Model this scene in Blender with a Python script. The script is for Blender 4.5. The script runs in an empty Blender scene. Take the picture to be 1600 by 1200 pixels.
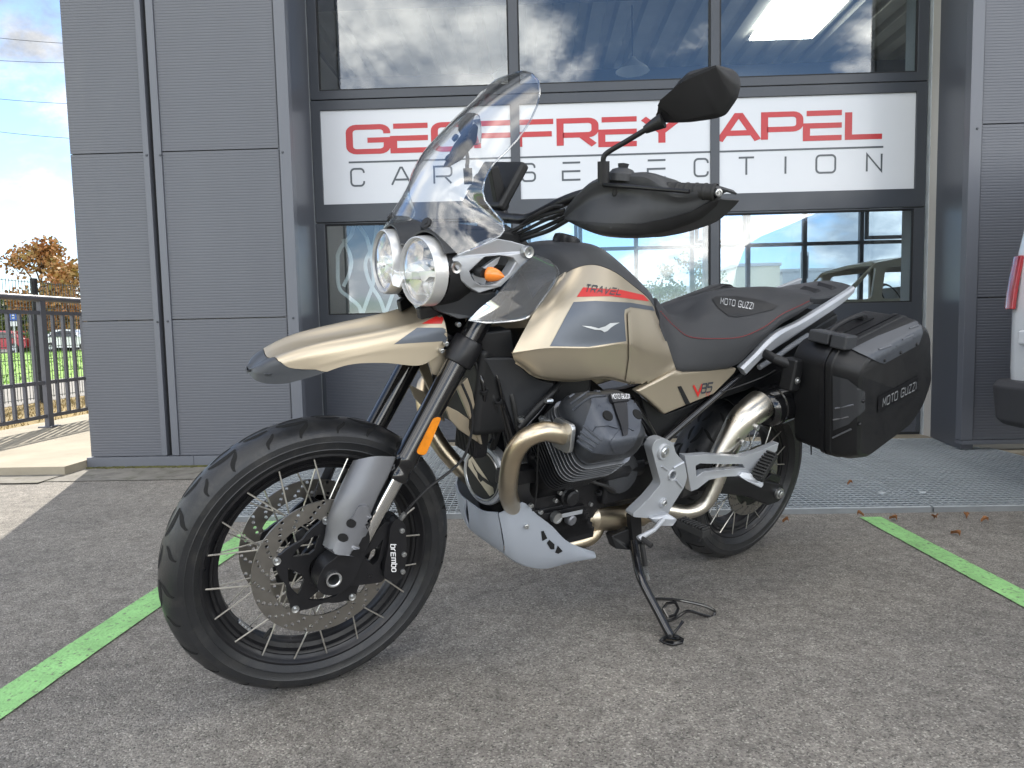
import bpy, bmesh, math, random
import numpy as np
from mathutils import Vector, Matrix
from mathutils.geometry import tessellate_polygon
from mathutils.bvhtree import BVHTree
random.seed(7)
R = math.radians
sc = bpy.context.scene
col = sc.collection

# ---------------------------------------------------------------- camera (solved from the photograph)
FPX, PITCH, ROLL, CAMH = 1090.4, 0.0787258, -0.0219597, 0.8407
PAN = R(1.7)                                    # the camera looks slightly left of the facade's normal
rz = Matrix.Rotation(PAN, 3, 'Z')
_cp, _sp, _cr, _sr = math.cos(PITCH), math.sin(PITCH), math.cos(ROLL), math.sin(ROLL)
_Rt, _Up, _Fw = Vector((1, 0, 0)), Vector((0, _sp, _cp)), Vector((0, _cp, -_sp))
cRight, cUp, cFwd = rz @ (_cr*_Rt + _sr*_Up), rz @ (-_sr*_Rt + _cr*_Up), rz @ _Fw
CAM = Vector((0, 0, CAMH))
cd = bpy.data.cameras.new('camera'); cam = bpy.data.objects.new('camera', cd); col.objects.link(cam)
cm = Matrix((cRight, cUp, -cFwd)).transposed().to_4x4(); cm.translation = CAM
cam.matrix_world = cm
cd.sensor_width = 36; cd.lens = FPX/1600*36; cd.clip_end = 2000; cd.clip_start = 0.02
sc.camera = cam

# ---------------------------------------------------------------- daylight: sun behind the building, to the left
SUN_EL, SUN_AZ = R(38), math.atan2(-0.36, 0.93)       # azimuth from +Y towards +X
sun_dir = Vector((math.sin(SUN_AZ)*math.cos(SUN_EL), math.cos(SUN_AZ)*math.cos(SUN_EL), math.sin(SUN_EL)))
sl = bpy.data.lights.new('sun', 'SUN'); sl.energy = 2.0; sl.angle = R(0.53); sl.color = (1, .93, .82)
so = bpy.data.objects.new('sun', sl); col.objects.link(so)
so.rotation_euler = sun_dir.to_track_quat('Z', 'Y').to_euler()
w = bpy.data.worlds.new('World'); sc.world = w; w.use_nodes = True
nt = w.node_tree; N = nt.nodes; Lk = nt.links
bg = N['Background']; bg.inputs['Strength'].default_value = 0.065
sky = N.new('ShaderNodeTexSky'); sky.sky_type = 'NISHITA'; sky.sun_disc = False
sky.sun_elevation = SUN_EL; sky.sun_rotation = SUN_AZ; sky.dust_density = 0.03; sky.ozone_density = 2.6; sky.air_density = 0.85
tc = N.new('ShaderNodeTexCoord'); sp = N.new('ShaderNodeSeparateXYZ'); Lk.new(tc.outputs['Generated'], sp.inputs[0])
def wm(op, a, b=None, clamp=False):
    n = N.new('ShaderNodeMath'); n.operation = op; n.use_clamp = clamp
    for i, v in enumerate((a, b)):
        if v is None: continue
        if isinstance(v, (int, float)): n.inputs[i].default_value = v
        else: Lk.new(v, n.inputs[i])
    return n.outputs[0]
zc = wm('ADD', wm('MAXIMUM', sp.outputs[2], 0.0), 0.42)
cb = N.new('ShaderNodeCombineXYZ'); Lk.new(wm('DIVIDE', sp.outputs[0], zc), cb.inputs[0]); Lk.new(wm('DIVIDE', sp.outputs[1], zc), cb.inputs[1])
cb.inputs[2].default_value = 14.2
def wnoise(scale, detail, rough, dist=0.0):
    n = N.new('ShaderNodeTexNoise'); n.inputs['Scale'].default_value = scale; n.inputs['Detail'].default_value = detail
    n.inputs['Roughness'].default_value = rough; n.inputs['Distortion'].default_value = dist
    Lk.new(cb.outputs[0], n.inputs['Vector']); return n.outputs['Fac']
def wramp(x, a, b):
    n = N.new('ShaderNodeMapRange'); n.interpolation_type = 'SMOOTHSTEP'; n.inputs['From Min'].default_value = a; n.inputs['From Max'].default_value = b
    Lk.new(x, n.inputs['Value']); return n.outputs['Result']
cl = wramp(wnoise(1.9, 10, 0.60, 0.2), 0.44, 0.56)
shade = wramp(wnoise(3.4, 8, 0.62), 0.34, 0.68)
vd = N.new('ShaderNodeVectorMath'); vd.operation = 'DOT_PRODUCT'; Lk.new(tc.outputs['Generated'], vd.inputs[0]); vd.inputs[1].default_value = sun_dir
lit = N.new('ShaderNodeMapRange'); lit.inputs['From Min'].default_value = -1; lit.inputs['From Max'].default_value = 1; lit.inputs['To Min'].default_value = 1.25; lit.inputs['To Max'].default_value = .16   # clouds towards the sun are seen from their shaded side
Lk.new(vd.outputs['Value'], lit.inputs['Value'])
cmix = N.new('ShaderNodeMix'); cmix.data_type = 'RGBA'; Lk.new(shade, cmix.inputs['Factor'])
cmix.inputs['A'].default_value = (9.5, 10.0, 10.8, 1); cmix.inputs['B'].default_value = (34, 32.6, 30.2, 1)
smix = N.new('ShaderNodeMix'); smix.data_type = 'RGBA'; Lk.new(wm('MULTIPLY', cl, 0.95), smix.inputs['Factor'])
Lk.new(sky.outputs[0], smix.inputs['A']); cs_ = N.new('ShaderNodeVectorMath'); cs_.operation = 'SCALE'; Lk.new(cmix.outputs['Result'], cs_.inputs[0]); Lk.new(lit.outputs[0], cs_.inputs['Scale']); Lk.new(cs_.outputs[0], smix.inputs['B'])
Lk.new(smix.outputs['Result'], bg.inputs['Color'])
sc.view_settings.view_transform = 'Standard'; sc.view_settings.look = 'None'; sc.view_settings.gamma = 1
sc.view_settings.use_curve_mapping = False
sc.view_settings.exposure = 1.9
sc.render.engine = 'CYCLES'
sc.cycles.max_bounces = 10; sc.cycles.transparent_max_bounces = 24; sc.cycles.use_denoising = True
sc.cycles.caustics_reflective = False; sc.cycles.caustics_refractive = False; sc.cycles.sample_clamp_indirect = 6

# ---------------------------------------------------------------- frames
def ray(px, py):                                # direction of a photo pixel (1600 x 1200), world frame
    return cRight*((px-800)/FPX) - cUp*((py-600)/FPX) + cFwd
def W(px, py, Y):                               # point on the plane y = Y of the facade frame
    r = ray(px, py); return CAM + r*((Y-CAM.y)/r.y)
def GD(px, py, z=0.0):                          # point on the ground
    r = ray(px, py); return CAM + r*((z-CAM.z)/r.z)
BYAW, LEAN = 3.7442332+PAN, 0.2053269
BIKE = Matrix.Translation(rz @ Vector((0.7559634, 2.5211655, 0))) @ Matrix.Rotation(BYAW, 4, 'Z') @ Matrix.Rotation(-LEAN, 4, 'X')
BI = BIKE.inverted()
def planeY(inv, px, py, y):
    o = inv @ CAM; d = inv.to_3x3() @ ray(px, py)
    return o + d*((y-o.y)/d.y)
def K(px, py, y): return planeY(BI, px, py, y)  # point on the plane y of the motorcycle's own frame
RAKE, STEER, RFW = 0.4880985, -0.0583917, 0.333
_ax = Vector((1.53, 0, RFW)); _s = Vector((-math.sin(RAKE), 0, math.cos(RAKE))); _pv = _ax - 0.042*Vector((math.cos(RAKE), 0, math.sin(RAKE)))
FORK = Matrix.Translation(_pv) @ Matrix.Rotation(STEER, 4, _s) @ Matrix.Translation(_ax - _pv)   # axle-centred fork frame -> bike frame
FI = (BIKE @ FORK).inverted()
def F(px, py, y): return planeY(FI, px, py, y)

# ---------------------------------------------------------------- mesh helpers
def V(*a): return Vector(a)
class G:
    def __init__(s): s.v = []; s.f = []; s.m = []
    def add(s, vs, fs, m=0):
        b = len(s.v); s.v += [tuple(v) for v in vs]
        for f in fs: s.f.append(tuple(i+b for i in f)); s.m.append(m)
        return s
    def loft(s, rings, closed=True, caps=(True, True), m=0):
        n = len(rings[0]); vs = [p for r in rings for p in r]; fs = []
        for i in range(len(rings)-1):
            for j in range(n if closed else n-1):
                k = (j+1) % n
                fs.append((i*n+j, i*n+k, (i+1)*n+k, (i+1)*n+j))
        if closed and caps[0]: fs.append(tuple(reversed(range(n))))
        if closed and caps[1]: fs.append(tuple(range((len(rings)-1)*n, len(rings)*n)))
        return s.add(vs, fs, m)
    def tube(s, pts, r, seg=10, m=0, caps=(True, True), flat=1.0):
        pts = [Vector(p) for p in pts]; n = len(pts)
        rr = r if isinstance(r, (list, tuple)) else [r]*n
        rings = []; up = None
        for i, p in enumerate(pts):
            t = (pts[min(i+1, n-1)] - pts[max(i-1, 0)]).normalized()
            if up is None:
                up = Vector((0, 1, 0)) if abs(t.y) < .9 else Vector((0, 0, 1))
            a = (up - t*up.dot(t)).normalized(); b = t.cross(a); up = a
            rings.append([p + (a*math.cos(2*math.pi*k/seg)*flat + b*math.sin(2*math.pi*k/seg))*rr[i] for k in range(seg)])
        return s.loft(rings, True, caps, m)
    def lathe(s, prof, o=(0, 0, 0), ax=(0, 1, 0), seg=32, m=0, closed=False, mats=None, a0=0, a1=2*math.pi):
        o = Vector(o); ax = Vector(ax).normalized()
        u = Vector((1, 0, 0)) if abs(ax.x) < .9 else Vector((0, 0, 1)); u = (u - ax*u.dot(ax)).normalized(); v = ax.cross(u)
        full = abs(a1-a0-2*math.pi) < 1e-6; na = seg if full else seg+1; n = len(prof); vs = []
        for k in range(na):
            a = a0 + (a1-a0)*k/seg
            d = u*math.cos(a) + v*math.sin(a)
            vs += [o + d*r + ax*t for r, t in prof]
        b = len(s.v); s.v += [tuple(q) for q in vs]
        for k in range(seg):
            k2 = (k+1) % na
            for i in range(n if closed else n-1):
                j = (i+1) % n
                s.f.append((b+k*n+i, b+k2*n+i, b+k2*n+j, b+k*n+j)); s.m.append(mats[i] if mats else m)
        return s
    def plate(s, out, y0, y1, holes=(), M=None, m=0, msides=None):
        """outline in (x, z); thickness along y from y0 to y1"""
        loops = [list(out)] + [list(h) for h in holes]
        tris = tessellate_polygon([[Vector((p[0], p[1], 0)) for p in l] for l in loops])
        flat = [p for l in loops for p in l]; n = len(flat)
        vs = [Vector((p[0], y0, p[1])) for p in flat] + [Vector((p[0], y1, p[1])) for p in flat]
        if M is not None: vs = [M @ v for v in vs]
        fs = [tuple(t) for t in tris] + [tuple(i+n for i in reversed(t)) for t in tris]
        s.add(vs, fs, m); b0 = len(s.v) - 2*n; q = 0
        for l in loops:
            k = len(l)
            for i in range(k):
                j = (i+1) % k
                s.f.append((b0+q+i, b0+q+j, b0+n+q+j, b0+n+q+i)); s.m.append(m if msides is None else msides)
            q += k
        return s
    def box(s, x0, x1, y0, y1, z0, z1, m=0, M=None):
        vs = [Vector((x, y, z)) for x in (x0, x1) for y in (y0, y1) for z in (z0, z1)]
        if M is not None: vs = [M @ v for v in vs]
        return s.add(vs, [(0, 1, 3, 2), (4, 6, 7, 5), (0, 4, 5, 1), (2, 3, 7, 6), (0, 2, 6, 4), (1, 5, 7, 3)], m)
    def sphere(s, o, r, m=0, seg=12, sq=(1, 1, 1)):
        o = Vector(o); rings = []
        for i in range(1, seg//2):
            t = math.pi*i/(seg//2)
            rings.append([o + Vector((sq[0]*r*math.sin(t)*math.cos(2*math.pi*k/seg), sq[1]*r*math.sin(t)*math.sin(2*math.pi*k/seg), sq[2]*r*math.cos(t))) for k in range(seg)])
        return s.loft(rings, True, (True, True), m)
    def shell(s, rows, th, m=0, thick_dir=None):
        """grid surface (rows of points) given a thickness th along its normals"""
        nr, nc = len(rows), len(rows[0]); P = [[Vector(p) for p in r] for r in rows]
        nb = []
        for i in range(nr):
            q = []
            for j in range(nc):
                du = P[min(i+1, nr-1)][j] - P[max(i-1, 0)][j]; dv = P[i][min(j+1, nc-1)] - P[i][max(j-1, 0)]
                n = du.cross(dv)
                n = n.normalized() if n.length > 1e-9 else Vector((0, 0, 1))
                if thick_dir is not None and n.dot(Vector(thick_dir)) < 0: n = -n
                q.append(P[i][j] + n*th)
            nb.append(q)
        b = len(s.v); s.v += [tuple(p) for r in P for p in r] + [tuple(p) for r in nb for p in r]
        o = nr*nc; ix = lambda i, j: b+i*nc+j
        def ad(*f): s.f.append(f); s.m.append(m)
        for i in range(nr-1):
            for j in range(nc-1):
                ad(ix(i, j), ix(i, j+1), ix(i+1, j+1), ix(i+1, j)); ad(o+ix(i, j), o+ix(i+1, j), o+ix(i+1, j+1), o+ix(i, j+1))
        for j in range(nc-1):
            ad(ix(0, j), o+ix(0, j), o+ix(0, j+1), ix(0, j+1)); ad(ix(nr-1, j), ix(nr-1, j+1), o+ix(nr-1, j+1), o+ix(nr-1, j))
        for i in range(nr-1):
            ad(ix(i, 0), ix(i+1, 0), o+ix(i+1, 0), o+ix(i, 0)); ad(ix(i, nc-1), o+ix(i, nc-1), o+ix(i+1, nc-1), ix(i+1, nc-1))
        return s
    def mirror_y(s):
        n = len(s.v); s.v += [(x, -y, z) for x, y, z in s.v[:n]]
        k = len(s.f)
        for i in range(k): s.f.append(tuple(j+n for j in reversed(s.f[i]))); s.m.append(s.m[i])
        return s
    def xf(s, M): s.v = [tuple(M @ Vector(v)) for v in s.v]; return s

def build(name, g, mats, parent=None, ang=35, bevel=0, sub=0, M=None, kind=None, label=None, cat=None, group=None, bseg=2, fixn=True):
    me = bpy.data.meshes.new(name); me.from_pydata(g.v, [], g.f)
    if not isinstance(mats, (list, tuple)): mats = [mats]
    for m in mats: me.materials.append(m)
    if len(mats) > 1: me.polygons.foreach_set('material_index', g.m)
    if fixn:
        bm = bmesh.new(); bm.from_mesh(me); bmesh.ops.recalc_face_normals(bm, faces=bm.faces); bm.to_mesh(me); bm.free()
    me.update()
    if ang: me.polygons.foreach_set('use_smooth', [True]*len(me.polygons)); me.set_sharp_from_angle(angle=R(ang))
    o = bpy.data.objects.new(name, me); col.objects.link(o)
    if parent is not None: o.parent = parent
    if M is not None: o.matrix_local = M
    if bevel:
        b = o.modifiers.new('bevel', 'BEVEL'); b.width = bevel; b.segments = bseg; b.limit_method = 'ANGLE'; b.angle_limit = R(32); b.harden_normals = bool(ang)
    if sub:
        b = o.modifiers.new('sub', 'SUBSURF'); b.levels = b.render_levels = sub
    tag(o, label, cat, group, kind)
    return o
def tag(o, label=None, cat=None, group=None, kind=None):
    if label: o['label'] = label
    if cat: o['category'] = cat
    if group: o['group'] = group
    if kind: o['kind'] = kind
    return o
def thing(name, label, cat, M=None, group=None):
    o = bpy.data.objects.new(name, None); col.objects.link(o); o.empty_display_size = .1
    if M is not None: o.matrix_world = M if isinstance(M, Matrix) else Matrix.Translation(M)
    return tag(o, label, cat, group)
def dup(o, parent=None, M=None):
    c = o.copy(); col.objects.link(c); c.parent = parent
    if M is not None: c.matrix_local = M
    for ch in [x for x in o.children]: dup(ch, c)
    return c
def cr(pts, n):
    """Catmull-Rom through pts, n samples per span"""
    P = [Vector(p) for p in pts]; out = []
    for i in range(len(P)-1):
        a = P[i-1] if i else 2*P[0]-P[1]; b, c = P[i], P[i+1]; d = P[i+2] if i+2 < len(P) else 2*P[-1]-P[-2]
        for k in range(n):
            t = k/n
            out.append(.5*((2*b) + (c-a)*t + (2*a-5*b+4*c-d)*t*t + (3*b-a-3*c+d)*t**3))
    out.append(P[-1].copy()); return out
def rs(pts, n):
    """resample a polyline to n points evenly by length"""
    P = [Vector(p) for p in pts]; L = [0]
    for i in range(len(P)-1): L.append(L[-1]+(P[i+1]-P[i]).length)
    out = []; j = 0
    for k in range(n):
        t = L[-1]*k/(n-1)
        while j < len(P)-2 and L[j+1] < t: j += 1
        d = L[j+1]-L[j]; out.append(P[j].lerp(P[j+1], 0 if d < 1e-12 else min(1, max(0, (t-L[j])/d))))
    return out
def lerp(a, b, t): return a+(b-a)*t
def rrect(x0, x1, z0, z1, r, n=4):
    o = []
    for cx, cz, a in ((x1-r, z1-r, 0), (x0+r, z1-r, 90), (x0+r, z0+r, 180), (x1-r, z0+r, 270)):
        for k in range(n+1):
            t = R(a+90*k/n); o.append((cx+r*math.cos(t), cz+r*math.sin(t)))
    return o
def circ(cx, cz, r, n=16, ph=0, sx=1): return [(cx+sx*r*math.cos(2*math.pi*k/n+ph), cz+r*math.sin(2*math.pi*k/n+ph)) for k in range(n)]
def rnd(poly, r, n=3):
    """round the corners of a polygon of 2-tuples"""
    out = []; L = len(poly)
    for i in range(L):
        p = Vector(poly[i][:2]); a = Vector(poly[i-1][:2]); b = Vector(poly[(i+1) % L][:2])
        u, v = a-p, b-p; d = min(r, u.length*.45, v.length*.45)
        A, B = p+u.normalized()*d, p+v.normalized()*d
        for k in range(n+1):
            t = k/n; q = A*(1-t)**2 + p*2*t*(1-t) + B*t*t; out.append((q.x, q.y))
    return out

# ---------------------------------------------------------------- a small stroke alphabet (unit height, squared wide forms)
def _arc(cx, cy, rx, ry, a0, a1, n=5): return [(cx+rx*math.cos(R(lerp(a0, a1, k/n))), cy+ry*math.sin(R(lerp(a0, a1, k/n)))) for k in range(n+1)]
def _rr(w, h=1, r=.22, y0=0): 
    return _arc(w-r, y0+h-r, r, r, 0, 90)+_arc(r, y0+h-r, r, r, 90, 180)+_arc(r, y0+r, r, r, 180, 270)+_arc(w-r, y0+r, r, r, 270, 360)
GLY = {
 'G': (1.15, [[(1.15, .72)]+_arc(.93, .78, .22, .22, 0, 90)+_arc(.22, .78, .22, .22, 90, 180)+_arc(.22, .22, .22, .22, 180, 270)+_arc(.93, .22, .22, .22, 270, 360)+[(1.15, .46), (.55, .46)]]),
 'E': (1.05, [[(.0, 1), (1.05, 1)], [(1.05, .5), (0, .5), (0, 0), (1.05, 0)]]),
 'e': (.72, [[(.72, 1), (0, 1), (0, 0), (.72, 0)], [(0, .52), (.66, .52)]]),
 'O': (1.1, [_rr(1.1)+[(1.1, .78)]]), 'D': (1.0, [[(0, 0), (0, 1)]+_arc(.75, .75, .25, .25, 90, 0)+_arc(.75, .25, .25, .25, 0, -90)+[(0, 0)]]),
 'F': (1.05, [[(0, 1), (1.05, 1)], [(1.0, .5), (0, .5), (0, 0)]]),
 'R': (1.05, [[(0, 0), (0, 1)]+_arc(.85, .8, .2, .2, 90, 0)+_arc(.85, .62, .2, .2, 0, -90)+[(.085, .42)], [(.62, .42), (1.02, 0)]]),
 'P': (1.05, [[(0, 0), (0, 1)]+_arc(.85, .78, .2, .22, 90, 0)+_arc(.85, .6, .2, .2, 0, -90)+[(.085, .4)]]),
 'Y': (1.1, [[(0, 1), (.55, .45), (.55, 0)], [(1.1, 1), (.55, .45)]]),
 'A': (1.15, [[(0, 0), (.52, 1), (.63, 1), (1.15, 0)], [(.2, .3), (.95, .3)]]),
 'L': (1.0, [[(0, 1), (0, 0), (1, 0)]]), 'T': (.9, [[(0, 1), (.9, 1)], [(.45, 1), (.45, 0)]]), 'I': (.05, [[(.03, 1), (.03, 0)]]),
 'C': (.78, [[(.78, .75)]+_arc(.56, .78, .22, .22, 0, 90)+_arc(.22, .78, .22, .22, 90, 180)+_arc(.22, .22, .22, .22, 180, 270)+_arc(.56, .22, .22, .22, 270, 360)+[(.78, .27)]]),
 'S': (.76, [[(.76, .76)]+_arc(.54, .8, .2, .2, 0, 90)+_arc(.2, .8, .2, .2, 90, 180)+_arc(.2, .7, .2, .2, 180, 270)+_arc(.56, .3, .2, .2, 90, 0)+_arc(.56, .2, .2, .2, 0, -90)+_arc(.2, .2, .2, .2, 270, 180)+[(.0, .26)]]),
 'N': (.85, [[(0, 0), (0, 1), (.85, 0), (.85, 1)]]), 'M': (1.05, [[(0, 0), (0, 1), (.52, .35), (1.05, 1), (1.05, 0)]]),
 'U': (.9, [[(0, 1)]+_arc(.22, .22, .22, .22, 180, 270)+_arc(.68, .22, .22, .22, 270, 360)+[(.9, 1)]]),
 'Z': (.9, [[(0, 1), (.9, 1), (0, 0), (.9, 0)]]), 'V': (1.0, [[(0, 1), (.5, 0), (1, 1)]]),
 '8': (.9, [_rr(.9, .52, .18, 0)+[(.9, .34)], _rr(.86, .46, .16, .52)+[(.86, .82)]]),
 '5': (.9, [[(.88, 1), (.05, 1), (.05, .56)]+_arc(.7, .36, .2, .2, 90, 0)+_arc(.7, .2, .2, .2, 0, -90)+[(0, 0)]]),
 'b': (.6, [[(0, 1.35), (0, 0)], _rr(.6, .95, .2)+[(.6, .75)]]), 'r': (.42, [[(0, 0), (0, .95)], [(0, .7), (.2, .95), (.42, .95)]]),
 'm': (.9, [[(0, 0), (0, .95), (.9, .95), (.9, 0)], [(.45, .95), (.45, 0)]]), 'o': (.6, [_rr(.6, .95, .2)+[(.6, .75)]]),
 'x': (.62, [[(.6, .1), (.55, 0), (.1, 0), (0, .15), (0, .8), (.1, .95), (.5, .95), (.6, .8), (.6, .48), (0, .48)]]), ' ': (.45, []),
}
def line_strip(pl, w):
    """flat quads along a 2D polyline with mitred joints"""
    P = [Vector(p) for p in pl]; q = [P[0]]
    for p in P[1:]:
        if (p-q[-1]).length > 1e-4: q.append(p)
    P = q; n = len(P); closed = n > 3 and (P[0]-P[-1]).length < 1e-3
    if closed: P = P[:-1]; n -= 1
    L, Rr = [], []
    for i in range(n):
        a = P[i-1] if (i or closed) else None; b = P[(i+1) % n] if (i < n-1 or closed) else None
        if a is None: d = (b-P[i]).normalized(); nn = Vector((-d.y, d.x)); k = 1
        elif b is None: d = (P[i]-a).normalized(); nn = Vector((-d.y, d.x)); k = 1
        else:
            d1, d2 = (P[i]-a).normalized(), (b-P[i]).normalized(); n1, n2 = Vector((-d1.y, d1.x)), Vector((-d2.y, d2.x))
            nn = n1+n2
            nn = nn.normalized() if nn.length > 1e-3 else n1
            k = 1/max(.45, nn.dot(n1))
        L.append(P[i]+nn*w/2*k); Rr.append(P[i]-nn*w/2*k)
    fs = [(i, (i+1) % n, n+(i+1) % n, n+i) for i in range(n if closed else n-1)]
    return L+Rr, fs
def text2d(s, w=.16, gap=.32, slant=0.0, wide=1.0):
    """list of (verts, faces) quads in 2D; total width returned"""
    x = 0; out = []
    for ch in s:
        adv, st = GLY[ch]
        letter = ([], [], [])
        for pl in st:
            vs, fs = line_strip([(x+p[0]*wide, p[1]) for p in pl], w); b = len(letter[0])
            letter[0].extend([Vector((v.x+slant*v.y, v.y, len(letter[2])*1.0)) for v in vs]); letter[2].append(1); letter[1].extend([tuple(i+b for i in f) for f in fs])
        if st: out.append((ch, letter[:2]))
        x += adv*wide+gap
    return out, x-gap
# ---------------------------------------------------------------- materials
def mat(name, c, rough=.5, metal=0.0, var=0.0, vs=6.0, bump=0.0, bs=300.0, rvar=0.0, coat=0.0, spec=.5, emit=None, c2=None, detail=5, dots=None, trans=0, alpha=1, aniso=None, stretch=None, spots=None):
    m = bpy.data.materials.new(name); m.use_nodes = True; t = m.node_tree; n = t.nodes; l = t.links; b = n['Principled BSDF']
    b.inputs['Base Color'].default_value = (*c, 1); b.inputs['Roughness'].default_value = rough; b.inputs['Metallic'].default_value = metal
    b.inputs['Specular IOR Level'].default_value = spec; b.inputs['Coat Weight'].default_value = coat; b.inputs['Coat Roughness'].default_value = .08
    if trans: b.inputs['Transmission Weight'].default_value = trans
    if emit: b.inputs['Emission Color'].default_value = (*emit[:3], 1); b.inputs['Emission Strength'].default_value = emit[3]
    co = n.new('ShaderNodeTexCoord'); src = co.outputs['Object']
    if stretch:
        mp = n.new('ShaderNodeMapping'); mp.inputs['Scale'].default_value = stretch; l.new(src, mp.inputs[0]); src = mp.outputs[0]
    def noise(s, d=detail, ro=.55):
        q = n.new('ShaderNodeTexNoise'); q.inputs['Scale'].default_value = s; q.inputs['Detail'].default_value = d; q.inputs['Roughness'].default_value = ro; l.new(src, q.inputs['Vector']); return q.outputs['Fac']
    def rng(x, a, bb, c0, c1):
        q = n.new('ShaderNodeMapRange'); q.inputs['From Min'].default_value = a; q.inputs['From Max'].default_value = bb; q.inputs['To Min'].default_value = c0; q.inputs['To Max'].default_value = c1; l.new(x, q.inputs['Value']); return q.outputs[0]
    if var:
        x = n.new('ShaderNodeMix'); x.data_type = 'RGBA'; l.new(rng(noise(vs), .3, .7, 0, 1), x.inputs['Factor'])
        d = c2 or tuple(q*(1-var) for q in c); x.inputs['A'].default_value = (*c, 1); x.inputs['B'].default_value = (*d, 1)
        out = x.outputs['Result']
        if spots:
            y = n.new('ShaderNodeMix'); y.data_type = 'RGBA'; l.new(rng(noise(spots[0], 8, .7), spots[1], spots[2], 0, spots[3]), y.inputs['Factor'])
            l.new(out, y.inputs['A']); y.inputs['B'].default_value = (*spots[4], 1); out = y.outputs['Result']
        l.new(out, b.inputs['Base Color'])
    if rvar: l.new(rng(noise(vs*2.3), .3, .7, max(.02, rough-rvar), min(1, rough+rvar)), b.inputs['Roughness'])
    if bump:
        q = n.new('ShaderNodeBump'); q.inputs['Strength'].default_value = bump; q.inputs['Distance'].default_value = .002
        l.new(noise(bs, 3), q.inputs['Height']); l.new(q.outputs[0], b.inputs['Normal'])
    return m
def glass(name, tint=(1, 1, 1), refl=1.0, rough=0.0, ior=1.5, wav=0.0, ws=1.2):
    m = bpy.data.materials.new(name); m.use_nodes = True; t = m.node_tree; n = t.nodes; l = t.links
    n.remove(n['Principled BSDF']); out = n['Material Output']
    a = n.new('ShaderNodeBsdfTransparent'); a.inputs[0].default_value = (*tint, 1); g = n.new('ShaderNodeBsdfGlossy'); g.inputs['Roughness'].default_value = rough
    f = n.new('ShaderNodeLayerWeight'); f.inputs['Blend'].default_value = .5; p5 = n.new('ShaderNodeMath'); p5.operation = 'POWER'; p5.inputs[1].default_value = 5; l.new(f.outputs['Facing'], p5.inputs[0])
    f0 = ((ior-1)/(ior+1))**2; f = n.new('ShaderNodeMath'); f.operation = 'MULTIPLY_ADD'; f.inputs[1].default_value = (1-f0)*.65; f.inputs[2].default_value = f0; l.new(p5.outputs[0], f.inputs[0])
    k = n.new('ShaderNodeMath'); k.operation = 'MULTIPLY'; k.use_clamp = True; k.inputs[1].default_value = refl; l.new(f.outputs[0], k.inputs[0])
    x = n.new('ShaderNodeMixShader'); l.new(k.outputs[0], x.inputs[0]); l.new(a.outputs[0], x.inputs[1]); l.new(g.outputs[0], x.inputs[2]); l.new(x.outputs[0], out.inputs[0])
    if wav:
        co = n.new('ShaderNodeTexCoord'); q = n.new('ShaderNodeTexNoise'); q.inputs['Scale'].default_value = ws; q.inputs['Detail'].default_value = 1; l.new(co.outputs['Object'], q.inputs['Vector'])
        bp = n.new('ShaderNodeBump'); bp.inputs['Strength'].default_value = wav; bp.inputs['Distance'].default_value = .05; l.new(q.outputs['Fac'], bp.inputs['Height']); l.new(bp.outputs[0], g.inputs['Normal'])
    return m
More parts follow.
